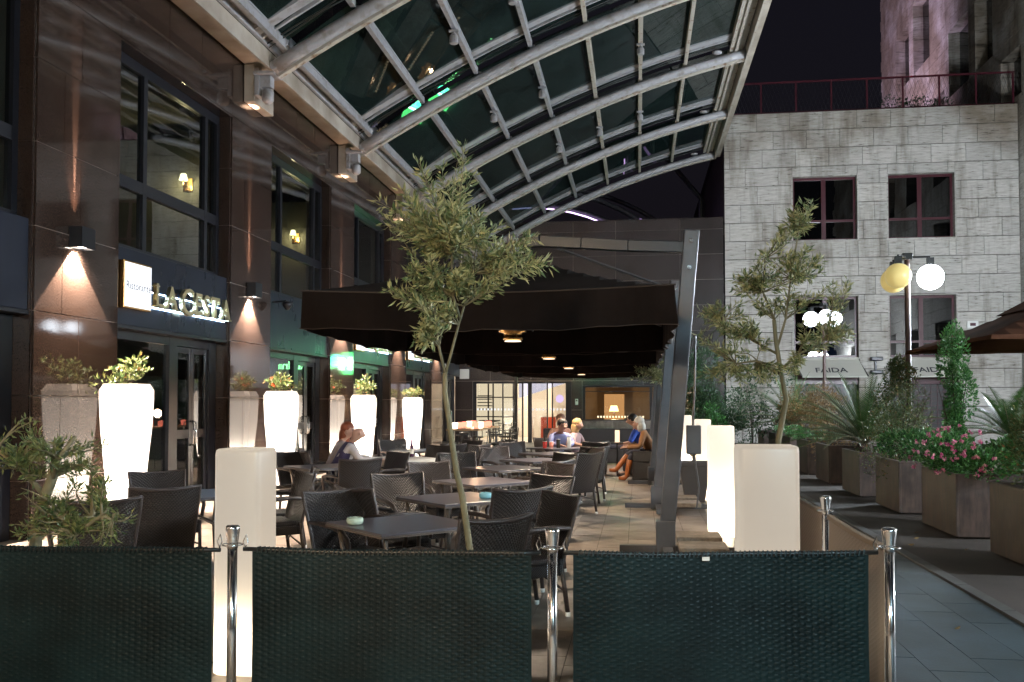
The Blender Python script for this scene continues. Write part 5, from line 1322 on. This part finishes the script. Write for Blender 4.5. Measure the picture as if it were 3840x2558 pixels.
# middle tree, slender, in front of the umbrella
olive('slender olive tree with a bent green trunk and full crown in the middle',
      [(-.86, 4.86, .0), (-.86, 4.86, .45), (-.89, 4.86, .80), (-.935, 4.86, 1.10), (-.965, 4.86, 1.22), (-1.005, 4.86, 1.48), (-1.03, 4.86, 1.66), (-1.03, 4.86, 1.76)],
      [[(-1.03, 4.86, 1.76), (-1.06, 4.84, 1.90), (-1.08, 4.84, 2.05), (-1.09, 4.85, 2.25)], [(-1.03, 4.86, 1.74), (-1.0, 4.87, 1.86), (-.96, 4.88, 2.02), (-.93, 4.88, 2.12), (-.88, 4.9, 2.3)], [(-.95, 4.88, 2.05), (-.99, 4.86, 2.18), (-.99, 4.84, 2.4)]],
      [((-.98, 4.88, 2.55), (.42, .36, .26), 1, 10), ((-1.20, 4.82, 2.66), (.24, .22, .18), 1, 4), ((-.64, 4.9, 2.38), (.22, .2, .14), 1, 3), ((-1.10, 4.84, 2.22), (.20, .2, .18), 1, 4), ((-.90, 4.86, 2.20), (.20, .2, .1), 1, 2.2), ((-1.12, 4.84, 2.00), (.10, .1, .06), 1, .8), ((-1.05, 4.84, 2.86), (.22, .14, .10), 1, .8)],
      7200, .052, .012, 'olive', 3, r0=.021, nbr=150)
# right tree behind the widest column
olive('taller airy olive tree rising behind the widest glowing column at the right',
      [(1.02, 6.85, 0), (.98, 6.85, .9), (1.0, 6.85, 1.32), (1.04, 6.85, 1.52), (1.06, 6.85, 1.62), (1.02, 6.85, 1.85), (.99, 6.85, 2.05), (.98, 6.85, 2.2)],
      [[(1.0, 6.85, 2.0), (1.06, 6.85, 2.2), (1.1, 6.85, 2.5), (1.16, 6.85, 2.85)], [(.98, 6.85, 2.2), (.9, 6.83, 2.4), (.92, 6.85, 2.65)], [(1.0, 6.85, 1.95), (.82, 6.82, 2.05), (.62, 6.8, 2.2)], [(1.01, 6.85, 1.82), (1.15, 6.88, 1.95), (1.35, 6.9, 2.05)], [(1.02, 6.85, 1.8), (.85, 6.8, 1.9), (.7, 6.8, 1.88)]],
      [((1.08, 6.85, 2.52), (.30, .26, .22), 1, 7), ((1.14, 6.85, 2.88), (.14, .12, .18), 1, 3), ((.86, 6.83, 2.42), (.22, .2, .16), 1, 3.2), ((.58, 6.8, 2.20), (.16, .14, .14), 1, 1.8), ((.78, 6.8, 2.02), (.20, .16, .14), 1, 2.0), ((1.28, 6.9, 2.12), (.20, .16, .12), 1, 2.4), ((.70, 6.8, 1.80), (.18, .14, .09), 1, 1.4), ((1.05, 6.85, 1.78), (.24, .18, .08), 1, 1.8), ((1.4, 6.88, 2.45), (.08, .08, .04), 1, .4)],
      6500, .052, .012, 'olive', 5, r0=.024, nbr=150)
# left tree
olive('bushy olive tree in the lower left corner behind the left screen',
      [(-3.22, 4.55, 0), (-3.21, 4.55, .55), (-3.19, 4.55, .9), (-3.16, 4.55, 1.05), (-3.10, 4.55, 1.2), (-3.08, 4.55, 1.3)],
      [[(-3.10, 4.55, 1.18), (-3.04, 4.5, 1.3), (-2.94, 4.5, 1.42)], [(-3.14, 4.55, 1.1), (-3.29, 4.55, 1.25), (-3.39, 4.5, 1.35)], [(-3.17, 4.55, .9), (-2.99, 4.5, .98), (-2.84, 4.5, 1.0)], [(-3.14, 4.5, .75), (-2.89, 4.45, .92), (-2.72, 4.4, 1.02), (-2.66, 4.4, 1.0)]],
      [((-3.07, 4.52, 1.36), (.22, .2, .14), 1, 5), ((-2.90, 4.5, 1.24), (.16, .14, .10), 1, 3.0), ((-3.26, 4.52, 1.28), (.18, .16, .12), 1, 3), ((-2.99, 4.5, 1.05), (.24, .2, .11), 1, 3.5), ((-2.79, 4.5, 1.0), (.13, .1, .08), 1, 1.2), ((-3.19, 4.52, .93), (.26, .2, .08), 1, 2), ((-2.67, 4.4, .99), (.06, .05, .05), 1, .35), ((-2.86, 4.45, .92), (.22, .15, .05), 1, 1)],
      3000, .044, .011, 'olive_dark', 9, r0=.038, nbr=72)
# olive behind the umbrella posts
olive('small light leaved olive tree behind the umbrella posts', [(.55, 17.0, 0), (.52, 17.0, .9), (.5, 17.0, 1.6), (.46, 17.0, 2.0)], [[(.48, 17.0, 1.8), (.3, 17, 2.1), (.2, 17, 2.3)], [(.46, 17, 1.9), (.6, 17, 2.2), (.62, 17, 2.6)]],
      [((.25, 17.0, 2.12), (.32, .3, .28), 1, 4), ((.55, 17.0, 2.25), (.3, .3, .42), 1, 5), ((.5, 17.0, 2.6), (.2, .2, .2), 1, 2)], 1500, .08, .02, 'olive', 12, r0=.03, nbr=50)

# =====================================================================
# PLANTER BOXES WITH SHRUBS ALONG THE FOOTPATH
# =====================================================================
random.seed(11)
def box_planter(y0, label):
    t = thing('planter_box', label, 'planter', (3.70, y0, 0), 0, 'brown steel planter boxes along the footpath')
    L, W_, H_ = 1.32, .95, .745
    b = MB().box(0, .03, 0, L, .02, H_).box(W_ - .03, W_, 0, L, .02, H_).box(.0305, W_ - .0305, 0, .03, .02, H_).box(.0305, W_ - .0305, L - .03, L, .02, H_)
    part('sides', b, 'corten', t, bevel=.004); [part('rim', bx(*q_, H_ + .001, H_ + .012), 'corten', t) for q_ in ((-.004, .05, -.004, L + .004), (W_ - .05, W_ + .004, -.004, L + .004), (.0505, W_ - .0505, -.004, .05), (.0505, W_ - .0505, L - .05, L + .004))]
    part('soil', bx(.03, W_ - .03, .03, L - .03, .3, H_ - .06), 'soil', t); part('foot', MB().box(.05, W_ - .05, .05, L - .05, 0, .02), 'black', t)
    return t
PL = [9.10, 11.47, 13.85, 16.25, 18.78, 21.1, 23.4, 25.8, 28.2]
pn = ['nearest brown planter box, cut by the right picture edge', 'brown planter box overflowing with pink flowers', 'brown planter box with the conical shrub', 'brown planter box holding the sago palm', 'brown planter box with the brownish rounded bush', 'brown planter box with the farther sago palm', 'small looking brown planter box far down the path', 'second to last brown planter box', 'farthest brown planter box']
for y, l in zip(PL, pn): box_planter(y, l)
def shrub(label, c, r3, n, L, W, m, kind='shrub', lumps=None, stems=8, cat='shrub'):
    base = (c[0], c[1], 12.6 if c[2] > 9 else .66 if c[0] > 3.6 else 0)
    t = thing(kind, label, cat, base)
    cc = (0, 0, c[2] - base[2]); lv = MB(); blob_leaves(lv, cc, r3, n, L, W, lumps=lumps); part('foliage', lv, m, t)
    s_ = MB(); twigs(s_, (0, 0, 0), c[2] - base[2] + r3[2] * .5, stems, r3[0] * .8, .012); part('stems', s_, 'bark_dark', t)
    return t
def cone_lumps(n=90, pw=.55):
    o = []
    for _ in range(n):
        u = random.random(); rr = (1 - u) ** pw * .9; a = random.uniform(0, 6.28); k = sqrt(random.random()) * rr
        o.append((Vector((cos(a) * k, sin(a) * k, -1 + 2 * u)), .12 + .2 * (1 - u)))
    return o
shrub('large dark round box shrub cut by the right picture edge', (4.32, 9.8, 1.2), (.68, .7, .66), 12000, .042, .024, 'mixed', lumps=[(Vector((random.gauss(0, .3), random.gauss(0, .3), random.gauss(0, .3))), random.uniform(.4, .6)) for _ in range(14)])
pk = shrub('mass of pink flowering impatiens spilling over its planter', (4.12, 12.05, .92), (.74, .86, .36), 8000, .05, .034, 'green', 'flowering_plant', cat='flowers')
f = MB()
for _ in range(62):
    a = random.uniform(0, 6.28); v = Vector((-abs(random.gauss(0, .6)) - .1, random.gauss(0, .7) - .35, random.gauss(.25, .5))).normalized()
    p = Vector((v.x * .74, v.y * .84, .27 + v.z * .38))
    for q in range(6):
        d = Vector((random.gauss(0, 1), random.gauss(0, 1), random.gauss(0, 1))) + v
        leaf_mesh(f, p, d, .042, .036)
part('blossom', f, 'pink', pk)
shrub('tall columnar green shrub rising behind the pink flowers', (4.12, 12.75, 1.5), (.27, .27, .90), 5600, .045, .026, 'green', lumps=[(Vector((random.gauss(0, .3) * (1.1 - abs(z_) * .6), random.gauss(0, .3), z_)), .28 + .12 * random.random()) for z_ in [i / 9 - 1 for i in range(19)]])
shrub('conical dark green shrub left of the lamp post', (4.0, 14.9, 1.42), (.66, .66, .82), 7500, .04, .022, 'mixed', lumps=cone_lumps())
shrub('rounded brownish shrub in the shade of the sago palm', (4.0, 20.0, 1.3), (.75, .8, .65), 5200, .045, .02, 'brownleaf')
shrub('trailing green shrub with a few red flowers at the fifth planter', (3.8, 22.2, .85), (.4, .6, .2), 1500, .05, .028, 'green')
shrub('dark shrub in the sixth planter row', (4.2, 24.2, 1.2), (.7, .8, .6), 2600, .06, .03, 'brownleaf')
shrub('dark leafy bush at the far planter boxes', (4.1, 27.0, 1.3), (.8, .9, .7), 2600, .07, .035, 'darkgreen')
shrub('green bush behind the farthest glowing column', (2.1, 26.5, 1.05), (.85, .8, .55), 3000, .07, .035, 'darkgreen')
shrub('light green leafy shrub in front of the dark climber', (1.9, 24.5, 1.15), (.32, .3, .45), 900, .07, .035, 'green')
shrub('big dark climbing shrub covering the corner of the dark wall', (2.0, 30.5, 2.0), (1.5, 1.0, 1.5), 9000, .09, .045, 'darkgreen', lumps=[(Vector((random.gauss(-.1, .4), random.gauss(0, .3), random.uniform(-1, .9))), random.uniform(.25, .42)) for _ in range(26)])
shrub('thin dark leafed sapling against the pale wall', (3.3, 27.5, 1.5), (.55, .4, .9), 1300, .08, .04, 'darkgreen')
shrub('dark shrub on the roof terrace behind the railing', (11.0, 38.6, 13.3), (1.0, .7, .8), 1500, .09, .05, 'darkgreen')
def cycad(label, c, h0, n, FL, seed, trunk=.35):
    random.seed(seed); t = thing('sago_palm', label, 'palm', c)
    part('trunk', MB().lathe([(.11, 0), (.15, .12), (.16, trunk * .6), (.12, trunk)], seg=12), 'bark_dark', t)
    lf = MB(); st = MB()
    for i in range(n):
        a = i * 2.4 + random.uniform(-.1, .1); el = radians(82 - 66 * (i / n) ** .8); d = Vector((cos(a), sin(a), 0))
        P_ = []
        for q in range(13):
            u = q / 12; s_ = u * FL
            P_.append(Vector((0, 0, trunk)) + d * (s_ * cos(el) + .10 * s_ * s_) + Vector((0, 0, s_ * sin(el) - .42 * u * u * FL * cos(el) - .08 * u * u)))
        st.tube(P_, [.009 - .0005 * q for q in range(13)], 4)
        for q in range(34):
            u = .12 + .86 * q / 34; k = min(11, int(u * 12)); p = P_[k].lerp(P_[k + 1], u * 12 - k); tg = (P_[k + 1] - P_[k]).normalized()
            sd = tg.cross(Vector((0, 0, 1)));
            if sd.length < .05: sd = Vector((-d.y, d.x, 0))
            sd.normalize(); up = sd.cross(tg)
            ll = .20 * sin(pi * min(1, u * .9 + .12)) + .03
            for sg in (-1, 1): 
                n0 = len(lf.v); dd = (sd * sg * .82 + tg * .55 + up * .28).normalized(); w2 = tg * .011
                lf.v += [tuple(p - w2), tuple(p + w2), tuple(p + dd * ll)]; lf.f.append((n0, n0 + 1, n0 + 2))
    part('frond_rib', st, 'bark', t); part('fronds', lf, 'cycad', t)
cycad('sago palm with arching fronds beside the conical shrub', (3.98, 17.1, .62), 0, 48, 1.55, 31, .25)
cycad('sago palm behind the right olive trunk', (4.0, 25.0, .66), 0, 36, 1.6, 32, .35)
cycad('sago palm fronds between the columnar shrub and the round shrub', (6.1, 16.2, .5), 0, 30, 1.1, 33, .5)
cycad('sago palm whose fronds reach in at the right picture edge', (7.2, 15.2, .5), 0, 30, 1.2, 34, .7)
# kerb edging / second bed behind
part('planting_bed', bx(5.6, 9.5, 14.0, 30, -.04, .12), 'soil', kind='structure')

# =====================================================================
# LAMP POSTS
# =====================================================================
def lamp_post(loc, lab, lit, h=4.15, rz=0, R=.235, gm='added_globe_on'):
    t = thing('lamp_post', lab, 'street lamp', loc, radians(rz), 'three-globe lamp posts')
    part('pole', MB().lathe([(.10, 0), (.10, .3), (.055, .35), (.05, h), (.05, h + .14)], seg=14), 'pole', t, smooth=True)
    part('cap', bx(-.09, .09, -.09, .09, h + .1, h + .22), 'black', t, bevel=.01)
    for k in range(3):
        a = radians(k * 120); d = Vector((cos(a), sin(a), 0)); q = d * .40
        part('arm', MB().bar(d * .05 + Vector((0, 0, h + .14)), q + Vector((0, 0, h + .14)), .035).box(q.x - .06, q.x + .06, q.y - .06, q.y + .06, h - .02, h + .12), 'black', t)
        part('globe', MB().sphere((q.x, q.y, h - .24), R, 24, 16), gm if lit[k] else 'globe_off', t, smooth=True)
    return t
lamp_post((5.0, 18.0, 0), 'brown lamp post with one lit white globe and two yellowed dark ones', (1, 0, 0), h=4.17, rz=-8, gm=emis('lit_globe_cool', (.88, .96, 1), 7))
lamp_post((5.62, 29.0, 0), 'farther lamp post with three lit globes in front of the lower window', (1, 1, 1), h=4.4, rz=30, gm=emis('lit_globe_white', (.8, .9, 1), 2.6))
# assumed lamp posts, added unseen outside the picture to light the square
lamp_post((9.8, 21.0, 0), 'assumed unseen lit lamp post, added in the square right of the view', (1, 1, 1), h=4.4, rz=10)
lamp_post((12.8, 8.5, 0), 'assumed unseen lit lamp post added in the square, right of the planters', (1, 1, 1), h=4.4, rz=50)
lamp_post((3.6, -3.2, 0), 'assumed unseen lit lamp post added behind the viewer beside the footpath', (1, 1, 1), h=4.4, rz=20, gm=emis('added_globe_teal', (.55, .85, 1), 62))
WG = emis('added_warm_globe', (1, .74, .46), 120)
t = thing('lamp_post', 'assumed unseen warm lit lamp post added on the terrace behind the viewer', 'street lamp', (-1.6, -2.6, 0))  # assumed warm lamp, added unseen to light the leaves and canopy ribs
part('pole', MB().lathe([(.10, 0), (.10, .3), (.055, .35), (.05, 3.6)], seg=14), 'pole', t, smooth=True); part('globe', MB().sphere((0, 0, 3.8), .24, 24, 16), WG, t, smooth=True)
t.location = (-1.9, -2.2, 0)
# unseen violet floodlight, added to throw purple light on the tower
t = thing('added_violet_floodlight', 'added unseen violet floodlight on the roof behind the end wall', 'floodlight', (5.5, 46.0, 12.8)); part('lamp_head', bx(-.2, .2, -.15, .15, 0, .3), 'black', t)
spot_light('lamp', (0, 0, .5), (8.7, 7.0, 5.5), 1500, (.88, .68, 1), radians(120), 1, .2, t)

# =====================================================================
# BROWN UMBRELLA at the right edge
# =====================================================================
t = thing('brown_umbrella', 'tan-brown canvas umbrella cut by the right picture edge', 'umbrella', (6.75, 15.2, 0))
m = MB(); hx = 2.0; n = 8
def s2(u, v):
    r = max(abs(u), abs(v)); return (u * hx, v * hx, 2.52 + .95 * (1 - r) - .10 * sin(pi * r) * .6 - .0)
for i in range(2 * n):
    for j in range(2 * n):
        u0, u1 = -1 + i / n, -1 + (i + 1) / n; v0, v1 = -1 + j / n, -1 + (j + 1) / n
        m.quad(s2(u0, v0), s2(u1, v0), s2(u1, v1), s2(u0, v1))
part('canopy', m, 'brown_fabric', t, smooth=True)
v = MB()
for a, b in (((-1, -1), (1, -1)), ((1, -1), (1, 1)), ((1, 1), (-1, 1)), ((-1, 1), (-1, -1))):
    for k in range(10):
        p = [a[q] + (b[q] - a[q]) * k / 10 for q in (0, 1)]; r = [a[q] + (b[q] - a[q]) * (k + 1) / 10 for q in (0, 1)]
        A, B = s2(*p), s2(*r); v.quad(A, (A[0] * 1.01, A[1] * 1.01, A[2] - .06 - .008 * sin(k * 2)), (B[0] * 1.01, B[1] * 1.01, B[2] - .06 - .008 * sin(k * 2 + 2)), B)
part('valance', v, 'brown_fabric', t)
part('vent_flap', MB().quad((-.9, -.9, 3.02), (.9, -.9, 3.02), (.0, .0, 3.6)).quad((.9, -.9, 3.02), (.9, .9, 3.02), (0, 0, 3.6)).quad((.9, .9, 3.02), (-.9, .9, 3.02), (0, 0, 3.6)).quad((-.9, .9, 3.02), (-.9, -.9, 3.02), (0, 0, 3.6)), 'brown_fabric', t)
rb = MB()
for u, vv in ((-1, -1), (1, -1), (1, 1), (-1, 1), (0, -1), (-1, 0), (1, 0), (0, 1)): A = s2(u, vv); rb.bar((0, 0, 3.3), (A[0] * .99, A[1] * .99, A[2] - .04), .03)
part('rib', rb, 'bark', t); part('pole', MB().lathe([(.035, .05), (.035, 3.4)], seg=12), 'bark', t); part('base', MB().lathe([(.35, 0), (.35, .08), (.06, .1)], seg=16), 'concrete', t)

# door mat, fallen leaves, cigarette ends
t = thing('granite_slab', 'dark speckled granite slab lying on the terrace beside the widest column', 'slab', (.53, 10.0, 0.003)); part('slab', bx(0, .52, 0, .62, 0, .07), mat('speckled_slab', (.05, .045, .03), .3, noise=.6, nscale=90, col2=(.3, .28, .2), contrast=(.28, .6), bump=.4, bscale=90), t, bevel=.005)
for i, (x, y) in enumerate(((3.2, 11.4), (3.35, 11.9), (3.0, 10.9), (2.2, 6.9), (3.5, 10.6))):
    t = thing('fallen_leaf', 'small dry fallen leaf on the ground %s' % ('beside the pink flower planter', 'near the third planter', 'on the brown forecourt', 'on the blue-grey footpath slabs', 'in front of the nearest planter')[i], 'leaf', (x, y, .006))
    l = MB(); leaf_mesh(l, Vector((0, 0, 0)), Vector((1, random.uniform(-1, 1), .15)), .07, .04); part('blade', l, 'brownleaf', t)
for o in bpy.data.objects:
    if o.name.startswith(('down_light', 'up_light', 'bulb')): pass
